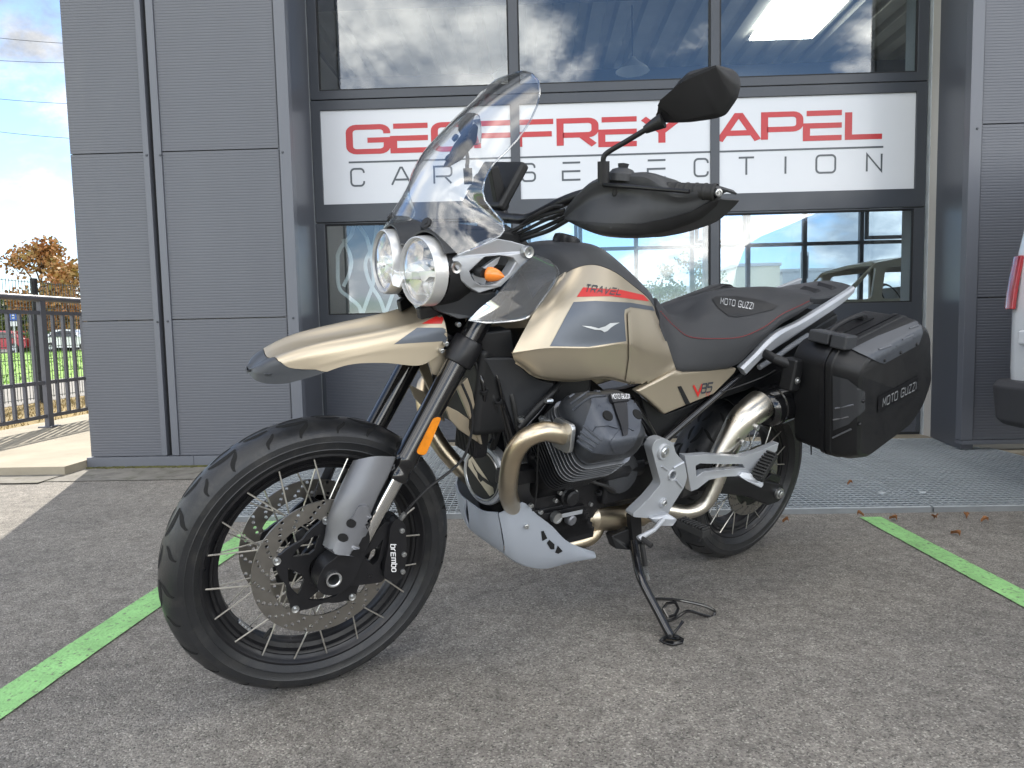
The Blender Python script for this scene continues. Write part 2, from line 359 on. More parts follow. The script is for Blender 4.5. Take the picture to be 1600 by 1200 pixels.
def asphalt():
    m = bpy.data.materials.new('asphalt'); m.use_nodes = True; t = m.node_tree; n = t.nodes; l = t.links; b = n['Principled BSDF']
    co = n.new('ShaderNodeTexCoord')
    vo = n.new('ShaderNodeTexVoronoi'); vo.inputs['Scale'].default_value = 265; l.new(co.outputs['Object'], vo.inputs['Vector'])
    vo2 = n.new('ShaderNodeTexVoronoi'); vo2.inputs['Scale'].default_value = 520; l.new(co.outputs['Object'], vo2.inputs['Vector'])
    def nz(s, d, r=.6):
        q = n.new('ShaderNodeTexNoise'); q.inputs['Scale'].default_value = s; q.inputs['Detail'].default_value = d; q.inputs['Roughness'].default_value = r; l.new(co.outputs['Object'], q.inputs['Vector']); return q.outputs['Fac']
    r = n.new('ShaderNodeValToRGB'); e = r.color_ramp.elements; e[0].position = 0; e[0].color = (.12, .113, .103, 1); e[1].position = 1; e[1].color = (.56, .53, .475, 1)
    k3 = e.new(.90); k3.color = (.36, .34, .30, 1); k4 = e.new(.14); k4.color = (.215, .20, .18, 1)
    k = e.new(.45); k.color = (.272, .254, .228, 1); k2 = e.new(.75); k2.color = (.345, .322, .29, 1)
    sepc = n.new('ShaderNodeSeparateColor'); l.new(vo.outputs['Color'], sepc.inputs[0]); l.new(sepc.outputs[0], r.inputs[0])
    x = n.new('ShaderNodeMix'); x.data_type = 'RGBA'; x.blend_type = 'MULTIPLY'; x.inputs['Factor'].default_value = 1; l.new(r.outputs[0], x.inputs['A'])
    q = n.new('ShaderNodeValToRGB'); qe = q.color_ramp.elements; qe[0].position = .30; qe[0].color = (.64, .64, .645, 1); qe[1].position = .68; qe[1].color = (1.14, 1.125, 1.10, 1)
    l.new(nz(.9, 10, .68), q.inputs[0]); l.new(q.outputs[0], x.inputs['B'])
    y = n.new('ShaderNodeMix'); y.data_type = 'RGBA'; y.blend_type = 'MULTIPLY'; y.inputs['Factor'].default_value = 1; l.new(x.outputs['Result'], y.inputs['A'])
    q2 = n.new('ShaderNodeValToRGB'); qe = q2.color_ramp.elements; qe[0].position = .3; qe[0].color = (.72, .72, .72, 1); qe[1].position = .62; qe[1].color = (1.12, 1.12, 1.12, 1)
    l.new(nz(19, 5, .7), q2.inputs[0]); l.new(q2.outputs[0], y.inputs['B']); l.new(y.outputs['Result'], b.inputs['Base Color'])
    b.inputs['Roughness'].default_value = .82; b.inputs['Specular IOR Level'].default_value = .35
    bm1 = n.new('ShaderNodeBump'); bm1.inputs['Strength'].default_value = .7; bm1.inputs['Distance'].default_value = .004; l.new(vo.outputs['Distance'], bm1.inputs['Height']); bm1.invert = True
    bm2 = n.new('ShaderNodeBump'); bm2.inputs['Strength'].default_value = .5; bm2.inputs['Distance'].default_value = .003; l.new(vo2.outputs['Distance'], bm2.inputs['Height']); l.new(bm1.outputs[0], bm2.inputs['Normal'])
    l.new(bm2.outputs[0], b.inputs['Normal'])
    return m
def worn_paint(name, c, under):
    m = bpy.data.materials.new(name); m.use_nodes = True; t = m.node_tree; n = t.nodes; l = t.links; b = n['Principled BSDF']
    co = n.new('ShaderNodeTexCoord')
    def nz(s, d, r=.6):
        q = n.new('ShaderNodeTexNoise'); q.inputs['Scale'].default_value = s; q.inputs['Detail'].default_value = d; q.inputs['Roughness'].default_value = r; l.new(co.outputs['Object'], q.inputs['Vector']); return q.outputs['Fac']
    mr = n.new('ShaderNodeMapRange'); mr.inputs['From Min'].default_value = .555; mr.inputs['From Max'].default_value = .63; l.new(nz(70, 6, .75), mr.inputs['Value'])
    mr2 = n.new('ShaderNodeMapRange'); mr2.inputs['From Min'].default_value = .35; mr2.inputs['From Max'].default_value = .7; mr2.inputs['To Min'].default_value = .78; mr2.inputs['To Max'].default_value = 1.1; l.new(nz(9, 5), mr2.inputs['Value'])
    sc_ = n.new('ShaderNodeMix'); sc_.data_type = 'RGBA'; sc_.blend_type = 'MULTIPLY'; sc_.inputs['Factor'].default_value = 1; sc_.inputs['A'].default_value = (*c, 1); l.new(mr2.outputs[0], sc_.inputs['B'])
    x = n.new('ShaderNodeMix'); x.data_type = 'RGBA'; l.new(mr.outputs[0], x.inputs['Factor']); l.new(sc_.outputs['Result'], x.inputs['A']); x.inputs['B'].default_value = (*under, 1)
    l.new(x.outputs['Result'], b.inputs['Base Color']); b.inputs['Roughness'].default_value = .75
    vo = n.new('ShaderNodeTexVoronoi'); vo.inputs['Scale'].default_value = 120; l.new(co.outputs['Object'], vo.inputs['Vector'])
    bp = n.new('ShaderNodeBump'); bp.inputs['Strength'].default_value = .5; bp.inputs['Distance'].default_value = .003; bp.invert = True; l.new(vo.outputs['Distance'], bp.inputs['Height']); l.new(bp.outputs[0], b.inputs['Normal'])
    return m
M_ = {}
M_['asphalt'] = asphalt()
M_['green'] = worn_paint('green_paint', (.32, .64, .24), (.16, .19, .12))
M_['cladding'] = mat('grey_cladding', (.108, .115, .134), .42, .0, var=.08, vs=1.6, rvar=.06, spec=.5, spots=(2.0, .58, .85, .55, (.135, .14, .15)), stretch=(1, 1, .35))
M_['trim'] = mat('grey_trim', (.125, .134, .156), .40, var=.06, vs=2)
M_['reveal'] = mat('grey_reveal', (.09, .097, .115), .34, var=.05, vs=2.5)
M_['doorframe'] = mat('anthracite_frame', (.05, .056, .067), .36, var=.12, vs=3, rvar=.05)
M_['dark'] = mat('dark_gap', (.012, .013, .015), .7)
M_['concrete'] = mat('concrete', (.40, .355, .27), .85, var=.3, vs=2.5, bump=.4, bs=120, spots=(14, .55, .8, .5, (.25, .22, .16)))
M_['gutter'] = mat('rough_concrete', (.25, .235, .205), .9, var=.45, vs=7, bump=1, bs=60, spots=(11, .52, .66, .8, (.09, .09, .055)))
M_['moss'] = mat('moss', (.13, .13, .045), .95, var=.6, vs=30, bump=1, bs=90)
M_['galv'] = mat('galvanised_steel', (.56, .60, .62), .45, .35, var=.25, vs=9, rvar=.1)
M_['galvdark'] = mat('weathered_steel', (.24, .255, .265), .5, .3, var=.25, vs=6)
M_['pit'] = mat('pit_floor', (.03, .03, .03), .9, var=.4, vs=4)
M_['signwhite'] = mat('sign_white', (.64, .66, .69), .22, var=.04, vs=1.2)
M_['signred'] = mat('sign_red', (.47, .028, .03), .3, var=.06, vs=3)
M_['signgrey'] = mat('sign_grey', (.075, .085, .095), .3, var=.06, vs=3)
M_['pane'] = glass('window_glass', (.86, .92, .96), 2.7, wav=.10, ws=.9)
M_['backpane'] = glass('rear_window_glass', (.80, .86, .90), 1.0)
M_['ceiling'] = mat('ceiling_deck', (.46, .43, .37), .6, var=.2, vs=2)
M_['floor'] = mat('showroom_floor', (.42, .40, .36), .25, var=.12, vs=2)
M_['inner'] = mat('inner_wall', (.50, .48, .45), .7, var=.08, vs=1)
M_['lampwhite'] = mat('white_enamel', (.8, .8, .78), .3, var=.03)
M_['rail'] = mat('railing_paint', (.12, .125, .15), .45, var=.1, vs=4)
M_['wire'] = mat('wire_green_grey', (.10, .12, .12), .5, var=.1)
M_['drygrass'] = mat('dry_grass_soil', (.36, .25, .09), .95, var=.5, vs=2.2, bump=1, bs=40, c2=(.22, .17, .07), spots=(6, .5, .75, .8, (.42, .33, .15)))
M_['lawn'] = mat('lawn_green', (.25, .47, .06), .95, var=.4, vs=.7, bump=1, bs=15, c2=(.10, .18, .03))
M_['path'] = mat('pale_path', (.27, .255, .23), .9, var=.2, vs=1.5)
M_['road'] = mat('far_road', (.22, .21, .20), .9, var=.2, vs=.3)
M_['earth'] = mat('far_ground', (.13, .17, .06), .95, var=.4, vs=.1)
M_['bark'] = mat('bark', (.09, .065, .045), .9, var=.4, vs=6)
def leafmat(name, c, c2, tr=.3):
    m = mat(name, c, .6, var=.5, vs=.9, c2=c2, detail=3)
    return m
M_['autumn'] = leafmat('autumn_leaves', (.40, .15, .05), (.22, .17, .045))
M_['olive'] = leafmat('olive_leaves', (.16, .19, .035), (.08, .12, .03))
M_['hedge'] = leafmat('hedge_leaves', (.12, .20, .03), (.05, .11, .02))
M_['darkleaf'] = leafmat('dark_leaves', (.05, .07, .03), (.03, .045, .02))

# ---------------------------------------------------------------- ground
def sheet(name, x0, x1, y0, y1, z, m, kind='structure', th=None, **kw):
    g = G()
    if th: g.box(x0, x1, y0, y1, z-th, z)
    else: g.add([(x0, y0, z), (x1, y0, z), (x1, y1, z), (x0, y1, z)], [(0, 1, 2, 3)])
    return build(name, g, m, ang=0, kind=kind, **kw)
YW, YD = 4.4, 5.0                                # front of the cladding, plane of the sectional door
XL, XR = -2.875, 12.0
g = G()                                          # asphalt, open where the grating pit lies
PX0, PX1, PY0, PY1 = -1.66, 2.90, 3.06, 4.86
for a in ((-300, 300, -300, PY0), (-300, PX0, PY0, PY1), (PX1, 300, PY0, PY1), (-300, 300, PY1, 900)):
    g.add([(a[0], a[2], 0), (a[1], a[2], 0), (a[1], a[3], 0), (a[0], a[3], 0)], [(0, 1, 2, 3)])
build('asphalt_ground', g, M_['asphalt'], ang=0, kind='structure')
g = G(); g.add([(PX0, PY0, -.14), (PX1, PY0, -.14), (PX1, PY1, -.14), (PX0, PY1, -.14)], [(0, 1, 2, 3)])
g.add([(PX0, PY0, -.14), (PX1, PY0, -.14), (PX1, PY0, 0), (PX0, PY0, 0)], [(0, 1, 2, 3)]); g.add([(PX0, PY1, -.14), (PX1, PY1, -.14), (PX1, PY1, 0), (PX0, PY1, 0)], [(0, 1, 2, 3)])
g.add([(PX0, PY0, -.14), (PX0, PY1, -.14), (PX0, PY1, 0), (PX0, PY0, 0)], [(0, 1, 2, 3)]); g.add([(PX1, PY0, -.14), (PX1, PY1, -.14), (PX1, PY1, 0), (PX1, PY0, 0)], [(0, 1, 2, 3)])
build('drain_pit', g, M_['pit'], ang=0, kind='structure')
SLZ = .055
sheet('concrete_slab', -4.65, XL-.02, 4.17, 40, SLZ, M_['concrete'], th=.06)
sheet('kerb_strip', -9, XL-.02, 3.93, 4.165, .008, M_['gutter'])
sheet('gutter_strip', XL-.018, PX0-.02, 3.98, 4.42, .004, M_['gutter'])
sheet('threshold_strip', -1.60, 2.95, 4.865, 5.3, .03, M_['concrete'], th=.03)
sheet('plinth_strip', 2.92, 12, 4.30, 4.42, .02, M_['concrete'], th=.02)
sheet('dry_verge', -6.55, -4.66, -30, 60, .004, M_['drygrass'])
sheet('pale_footpath', -9.9, -6.56, -40, 90, .008, M_['path'])
sheet('lawn', -33, -9.91, -60, 140, .006, M_['lawn'])
sheet('far_road', -60, -33.01, -90, 200, .008, M_['road'])
sheet('far_field', -400, -60.01, -300, 600, .008, M_['earth'])
sheet('rear_yard', -4.6, 60, 16.6, 44, .004, M_['road'])
g = G(); rg = random.Random(3)                    # moss and grit along the foot of the cladding
for i in range(420):
    x = rg.uniform(XL, -1.75); y = 4.372-abs(rg.gauss(0, .012)); r = rg.uniform(.004, .014)
    g.sphere((x, y, .004+r*.3), r, seg=6, sq=(1.3, 1, .7))
build('moss_growth', g, M_['moss'], ang=60, kind='stuff')
# painted bay lines
def bay_line(a, b, wd, lab):
    a, b = Vector(a), Vector(b); d = (b-a).normalized(); nn = Vector((-d.y, d.x))*wd/2; n = 60; g = G(); L = []
    rr = random.Random(int(a.x*100))
    for i in range(n+1):
        p = a.lerp(b, i/n); L += [(p.x+nn.x+rr.uniform(-.0012, .0012), p.y+nn.y, .004), (p.x-nn.x+rr.uniform(-.0012, .0012), p.y-nn.y, .004)]
    g.add(L, [(2*i, 2*i+1, 2*i+3, 2*i+2) for i in range(n)])
    build('bay_line', g, M_['green'], ang=0, kind='structure', label=lab)
bay_line((-1.291, .2), (-1.19, 3.05), .106, 'green painted bay line passing under the front wheel')
bay_line((1.50, .2), (1.435, 2.98), .092, 'green painted bay line right of the rear wheel')

# ---------------------------------------------------------------- walk-on gratings in front of the door
def grating(x0, x1, lab):
    z1, z0 = .026, .004
    t = thing('steel_grating', lab, 'grating', V((x0+x1)/2, (PY0+PY1)/2, 0), 'gratings laid in front of the door')
    cx, cy = (x0+x1)/2, (PY0+PY1)/2; hx, hy = (x1-x0)/2, (PY1-PY0)/2
    g = G(); b = .006
    g.box(-hx, hx, -hy, -hy+b, -.02, z1); g.box(-hx, hx, hy-b, hy, -.02, z1); g.box(-hx, -hx+b, -hy+b, hy-b, -.02, z1); g.box(hx-b, hx, -hy+b, hy-b, -.02, z1)
    build('frame', g, M_['galv'], t, ang=0)
    g = G(); g.box(-hx, hx, -hy-.008, -hy-.001, -.001, z1-.004); build('edge_angle', g, M_['galvdark'], t, ang=0)
    pitch = .0335; nb = int((x1-x0)/pitch)
    g = G(); g.box(-.0017, .0017, -hy+b, hy-b, z1-.026, z1-.001); me = None
    for i in range(1, nb):
        if me is None: o = build('bar', g, M_['galv'], t, ang=0); me = o
        else: o = me.copy(); col.objects.link(o); o.parent = t
        o.location = (-hx+i*(x1-x0)/nb, 0, 0)
    g = G(); n2 = int((PY1-PY0)/.040); g.box(-hx+b, hx-b, -.0025, .0025, z1-.0055, z1-.0015); me = None
    for i in range(1, n2):
        if me is None: o = build('cross_bar', g, M_['galv'], t, ang=0); me = o
        else: o = me.copy(); col.objects.link(o); o.parent = t
        o.location = (0, -hy+i*(PY1-PY0)/n2, 0)
    g = G()
    for sx in (-1, 1):
        for sy in (-.72, .55): g.lathe([(0, z1+.006), (.016, z1+.005), (.018, z1)], (sx*(hx-.09), sy*hy, 0), (0, 0, 1), 12)
    build('clip', g, M_['galv'], t)
grating(-1.65, .115, 'galvanised walk-on grating behind the front wheel')
grating(.125, 1.735, 'galvanised walk-on grating behind the rear wheel')
grating(1.745, 2.89, 'galvanised walk-on grating under the van bumper')

# ---------------------------------------------------------------- building
bld = thing('building', 'grey ribbed metal showroom with a glazed sectional door', 'building', V(0, YW, 0))
def bp(name, g, m, parent=bld, **kw):            # geometry given in world coordinates, parented to the building
    g.v = [(x-0, y-YW, z) for x, y, z in g.v] if parent is bld else g.v
    return build(name, g, m, parent, **kw)
def ribbed(name, x0, x1, z0, z1, Y, pitch=.0172, dp=.0012, parent=bld, m='cladding', flip=-1):
    g = G(); n = int((z1-z0)/pitch); rows = []
    for i in range(n):
        a = z0+(z1-z0)*i/n; h = (z1-z0)/n
        rows += [(a, 0), (a+h*.55, 0), (a+h*.66, dp), (a+h*.89, dp)]
    rows.append((z1, 0))
    vs = [(x, Y-flip*d if flip > 0 else Y+d, z) for z, d in rows for x in (x0, x1)]
    g.add(vs, [(2*i, 2*i+1, 2*i+3, 2*i+2) for i in range(len(rows)-1)])
    g.box(x0, x1, Y+dp+.002, Y+.05, z0, z1)
    return bp(name, g, M_[m], parent, ang=0, fixn=False)
zb = W(230, 713, YW).z                           # top of the base flashing
zj = (W(320, 498, YW).z, W(320, 235, YW).z, W(320, 235, YW).z+1.04, W(320, 235, YW).z+2.08)
xg0, xg1 = W(233, 230, YW).x, W(241, 230, YW).x
xA1, xB0, xB1, xC = W(224, 230, YW).x, W(252.5, 230, YW).x, W(437.5, 230, YW).x, W(455, 230, YW).x
zs = [zb+.004, zj[0], zj[1], zj[2], 5.4]
for i in range(4):
    a, b = zs[i]+(.003 if i else 0), zs[i+1]-.003
    ribbed('wall_panel', XL+.004, xA1-.002, a, b, YW)
    ribbed('wall_panel', xB0+.002, xB1-.002, a, b, YW)
def trim(name, x0, x1, y0, y1, z0, z1, m='trim', bev=.002, **kw):
    g = G(); g.box(x0, x1, y0, y1, z0, z1); return bp(name, g, M_[m], ang=30, bevel=bev, **kw)
trim('trim_strip', xA1, xg0, YW-.010, YW+.05, zb+.004, 5.4)
trim('trim_strip', xg1, xB0, YW-.010, YW+.05, zb+.004, 5.4)
trim('groove', xg0, xg1, YW+.03, YW+.05, zb+.004, 5.4, 'dark', 0)
trim('corner_trim', xB1, xC, YW-.010, YW+.05, zb+.004, 5.4)
trim('base_flashing', XL-.015, -2.19, YW-.022, YW+.05, .006, zb)
trim('base_flashing', -2.188, xC, YW-.022, YW+.05, .006, zb)
trim('side_wall', XL, XL+.2, YW+.052, 16.5, 0, 5.4, 'cladding')
for (px, py) in ((229, 242.5), (250.5, 242.5), (441.5, 238), (246, 503), (262, 502), (458, 497)):
    p = W(px, py, YW-.01); g = G(); g.lathe([(0, -.006), (.006, -.005), (.008, 0)], p, (0, 1, 0), 10); g.v = [(x, y, z) for x, y, z in g.v]
    bp('screw', g, M_['doorframe'])
# right of the door
xD0, xD1 = W(1513, 230, YW).x, W(1532, 230, YW).x
zbr = W(1560, 687, YW).z
trim('corner_trim', xD0, xD1, YW-.010, YW+.05, zbr+.004, 5.4)
zjr = W(1566, 193, YW).z
zz = [zbr+.004, zjr-1.04, zjr, zjr+1.04, zjr+2.08, 5.4]
for i in range(5): ribbed('wall_panel', xD1+.002, XR, zz[i]+(.003 if i else 0), zz[i+1]-.003, YW)
trim('base_flashing', xD0, XR, YW-.022, YW+.05, .06, zbr)
p = W(1527, 201, YW-.01); g = G(); g.lathe([(0, -.006), (.006, -.005), (.008, 0)], p, (0, 1, 0), 10); bp('screw', g, M_['doorframe'])
# reveals (slightly splayed)
xJ0, xJ1 = W(487, 230, YD).x, W(1448, 230, YD).x
def reveal(xa, xb, s):
    g = G(); z0, z1 = .03, 5.4
    a, b = Vector((xa, YW+.0, 0)), Vector((xb, YD+.03, 0)); n = Vector((s, 0, 0))*.08
    g.add([(a.x, a.y, z0), (b.x, b.y, z0), (b.x, b.y, z1), (a.x, a.y, z1), (a.x+n.x, a.y, z0), (b.x+n.x, b.y, z0), (b.x+n.x, b.y, z1), (a.x+n.x, a.y, z1)],
          [(0, 1, 2, 3), (4, 7, 6, 5), (0, 3, 7, 4), (1, 5, 6, 2), (0, 4, 5, 1), (3, 2, 6, 7)])
    bp('reveal_panel', g, M_['reveal'], ang=30)
reveal(xC-.001, xJ0-.004, -1); reveal(xD0+.001, xJ1+.035, 1)
trim('jamb_rail', xJ1+.004, xJ1+.022, YD-.03, YD+.02, .03, 5.0, 'galv', .001)
trim('jamb_rail', xJ0-.003, xJ0+.0, YD-.012, YD+.02, .03, 5.0, 'galv', 0)
trim('lintel_wall', xC, xD0, YW+.06, YD+.3, 4.35, 5.4, 'cladding')
# sectional door: four sections
door = thing('sectional_door', None, None); door.parent = bld; door.matrix_world = Matrix.Identity(4); door.location = (0, -YW, 0)
del_keys = [k for k in door.keys()]
zA, zB = W(970, 141.5, YD).z, W(970, 336, YD).z                # seams between the sections
z_sill, z_low_top = W(1420, 472, YD).z, (W(515, 352, YD).z+W(1422, 325, YD).z)/2
z_ban0, z_ban1 = (W(507, 320, YD).z+W(1429, 294, YD).z)/2, (W(500, 173, YD).z+W(1432, 143, YD).z)/2
z_top0 = (W(515, 141, YD).z+W(1430, 113, YD).z)/2
x_in0, x_in1 = W(502, 230, YD).x, W(1431, 230, YD).x
mull = [(W(798.5, 255, YD).x, W(813, 255, YD).x), (W(1110.5, 230, YD).x, W(1124.5, 230, YD).x)]
zE = zB-(zA-zB)                                                # lower seam
DT = .042
def dsection(z0, z1, w0, w1, panes=True, sill=None):
    """one section: frame with three openings from w0 to w1"""
    xs = [x_in0, mull[0][0], mull[0][1], mull[1][0], mull[1][1], x_in1]
    out = [(xJ0+.004, z0+.003), (xJ1-.002, z0+.003), (xJ1-.002, z1-.003), (xJ0+.004, z1-.003)]
    holes = [[(xs[k], w0), (xs[k+1], w0), (xs[k+1], w1), (xs[k], w1)] for k in (0, 2, 4)]
    g = G(); g.plate(out, YD, YD+DT, holes)
    o = build('door_section', g, M_['doorframe'], door, ang=30, bevel=.003)
    return [(xs[k], xs[k+1]) for k in (0, 2, 4)]
zT = zA+(zA-zB)
for (z0, z1, w0, w1, kind) in ((zA, zT, z_top0, zT-.09, 'g'), (zB, zA, z_ban0, z_ban1, 'b'), (zE, zB, z_sill, z_low_top, 'g')):
    for (a, b) in dsection(z0, z1, w0, w1):
        if kind == 'g':
            g = G(); g.box(a-.004, b+.004, YD+.018, YD+.024, w0-.004, w1+.004); build('window_pane', g, M_['pane'], door, ang=0)
            g = G(); e = .010
            g.plate([(a, w0), (b, w0), (b, w1), (a, w1)], YD+.008, YD+.017, [[(a+e, w0+e), (b-e, w0+e), (b-e, w1-e), (a+e, w1-e)]]); build('glazing_bead', g, M_['dark'], door, ang=0)
g = G(); n = int((zE-.05)/.011); rows = []                       # finely ribbed bottom section
for i in range(n):
    a = .05+(zE-.056)*i/n; h = (zE-.056)/n; rows += [(a, 0), (a+h*.6, 0), (a+h*.75, .003), (a+h*.9, .003)]
rows.append((zE-.006, 0)); g.add([(x, YD+d, z) for z, d in rows for x in (xJ0+.03, xJ1-.03)], [(2*i, 2*i+1, 2*i+3, 2*i+2) for i in range(len(rows)-1)])
g.box(xJ0+.03, xJ1-.03, YD+.005, YD+DT, .05, zE-.006)
build('door_section', g, M_['reveal'], door, ang=0, fixn=False)
for a, b in ((xJ0+.004, xJ0+.029), (xJ1-.029, xJ1-.002)):
    g = G(); g.box(a, b, YD-.002, YD+DT, .05, zE-.003); build('end_cap', g, M_['doorframe'], door, ang=30, bevel=.002)
g = G(); g.box(xJ0+.004, xJ1-.002, YD+.002, YD+DT-.004, .031, .049); build('bottom_seal', g, M_['dark'], door, ang=0)
g = G(); g.box(xJ0+.004, xJ1-.002, YD, YD+DT, zT, 4.4); build('door_section', g, M_['doorframe'], door, ang=0)
# the printed sign on the second section
sign = thing('showroom_sign', 'long white sign with red and grey lettering across the door', 'sign', V(0, YD, 0))
for k, (a, b) in enumerate(((x_in0, mull[0][0]), (mull[0][1], mull[1][0]), (mull[1][1], x_in1))):
    g = G(); g.box(a-.003, b+.003, .014, .024, z_ban0-.003, z_ban1+.003); build('sign_panel', g, M_['signwhite'], sign, ang=0)
YS = YD+.014
def inpanel(x): return not any(a-.002 < x < b+.002 for a, b in mull)
def put_text(s, xa, xb, zbase, zbase2, hgt, stroke, m, gap, name='letter'):
    """letters at height hgt between xa and xb on the sign; pieces behind the mullions are simply covered"""
    lt, wd = text2d(s, stroke/hgt, gap); k = (xb-xa)/wd
    for ch, (vs, fs) in lt:
        g = G(); g.add([(xa+v.x*k, .0125-.0004*v.z, lerp(zbase, zbase2, (v.x*k)/(xb-xa))+v.y*hgt) for v in vs], fs); build(name, g, m, sign, ang=0)
a, b, c, d = W(547, 244, YS), W(1063, 227.5, YS), W(1124, 220.5, YS), W(1378, 217.5, YS)
hh = (W(580, 202, YS).z-W(580, 243, YS).z)*.93
zr = (W(620, 241, YS).z+W(1250, 216.5, YS).z)/2+.012
put_text('GEOFFREY', a.x, b.x, zr, zr, hh, .036, M_['signred'], .20); put_text('APEL', c.x, d.x, zr, zr, hh, .036, M_['signred'], .2)
g = G(); zl = (W(600, 254, YS).z+W(1300, 230, YS).z)/2; g.box(W(545, 255, YS).x, W(1380, 228, YS).x, .0115, .0135, zl-.006, zl+.006); build('underline', g, M_['signgrey'], sign, ang=0)
zc0 = (W(560, 292, YS).z+W(1365, 266, YS).z)/2; hc = .118
for ch, px in zip('CARSELECTION', (558.5, 627, 692, 826, 893, 957, 1026, 1095.5, 1166, 1227, 1290, 1365.5)):
    x = W(px, 270, YS).x; wd = GLY[ch][0]*hc; vsl, _ = text2d(ch, .115, .3)
    for c_, (vs, fs) in vsl:
        g = G(); g.add([(x-wd/2+v.x*hc, .0125-.0004*v.z, zc0+v.y*hc) for v in vs], fs); build('letter', g, M_['signgrey'], sign, ang=0)
# shell, roof, interior
for nm, a in (('side_wall', (XR-.2, XR, YW+.06, 16.5, 0, 5.4)), ('roof', (XL-.1, XR+.1, YW-.12, 16.9, 5.4, 5.7))):
    g = G(); g.box(*a); bp(nm, g, M_['cladding'], ang=0)
g = G(); rows = []; x = XL+.22                                   # trapezoidal ceiling deck
while x < XR-.25:
    rows += [(x, 4.46), (x+.16, 4.46), (x+.19, 4.54), (x+.28, 4.54)]; x += .31
g.add([(a, y, z) for a, z in rows for y in (5.35, 16.35)], [(2*i, 2*i+1, 2*i+3, 2*i+2) for i in range(len(rows)-1)])
bp('ceiling_deck', g, M_['ceiling'], ang=0)
for y in (7.2, 10.2, 13.2):
    g = G(); g.box(XL+.22, XR-.22, y-.07, y+.07, 4.13, 4.44); g.box(XL+.22, XR-.22, y-.12, y+.12, 4.10, 4.128); bp('roof_beam', g, M_['cladding'], ang=0)
g = G(); g.box(XL+.22, XR-.22, 5.33, 16.3, -.02, .012); bp('showroom_floor', g, M_['floor'], ang=0)
g = G(); g.box(XL+.201, XL+.22, 5.33, 16.3, .013, 4.4); g.box(XR-.22, XR-.201, 5.33, 16.3, .013, 4.4); bp('inner_wall', g, M_['inner'], ang=0)
g = G(); g.box(XL+.201, xC-.09, YW+.06, 5.32, .013, 4.4); g.box(xD0+.09, XR-.201, YW+.06, 5.32, .013, 4.4); bp('inner_wall', g, M_['inner'], ang=0)
g = G(); g.box(XL+.222, W(760, 450, 10).x, 10, 10.12, .014, 4.1); bp('partition_wall', g, mat('partition', (.33, .33, .30), .7, var=.15, vs=1.2), ang=0)
for (xx, yy) in ((3.35, 13.2), (-.55, 13.2), (7.2, 13.2)):
    g = G(); g.box(xx-.13, xx+.13, yy-.1, yy+.1, .014, 4.12); bp('column', g, M_['inner'], ang=0)
YB = 16.2; xs = [XL+.22+i*1.27 for i in range(12)]+[XR-.22]
for i, x in enumerate(xs):
    g = G(); g.box(x-.045, x+.045, YB, YB+.1, .03, 4.4); bp('rear_mullion', g, M_['doorframe'], ang=0)
for z in (.07, 1.0, 2.62, 4.36):
    for i in range(len(xs)-1):
        g = G(); g.box(xs[i]+.046, xs[i+1]-.046, YB+.01, YB+.09, z-.04, z+.04); bp('rear_transom', g, M_['doorframe'], ang=0)
for i in (2, 5, 8, 10):
    a, b = xs[i]+.06, xs[i+1]-.06
    g = G(); g.plate([(a, 2.68), (b, 2.68), (b, 3.5), (a, 3.5)], YB-.02, YB+.02, [[(a+.08, 2.76), (b-.08, 2.76), (b-.08, 3.42), (a+.08, 3.42)]]); bp('opening_light', g, M_['doorframe'], ang=0)
g = G(); g.box(xs[0], xs[-1], YB+.04, YB+.05, .1, 4.33); bp('rear_glazing', g, M_['backpane'], ang=0)
g = G(); g.box(XL, XR, YB+.101, YB+.3, 4.38, 5.4); bp('rear_wall', g, M_['cladding'], ang=0)
g = G(); g.box(W(1195, 100, 8.6).x, W(1300, 100, 8.6).x, 8.2, 9.2, 4.40, 4.43); bp('roof_light', g, mat('roof_light', (.8, .8, .75), .5, emit=(1, .97, .88, 4.0)), ang=0)
for (xx, yy, lab) in ((-.2, 8.2, 'left'), (1.2, 8.2, 'right')):
    t = thing('pendant_lamp', 'white pendant lamp hanging behind the top windows, %s of the two' % lab, 'lamp', V(xx, yy, 3.72), 'pendant lamps in the showroom')
    g = G(); g.lathe([(.03, .16), (.05, .12), (.17, .03), (.19, 0), (.18, 0), (.16, .02), (.03, .11)], (0, 0, 0), (0, 0, 1), 24); build('lamp_shade', g, M_['lampwhite'], t)
    g = G(); g.tube([(0, 0, .15), (0, 0, .72)], .006, 6); build('cable', g, M_['dark'], t)
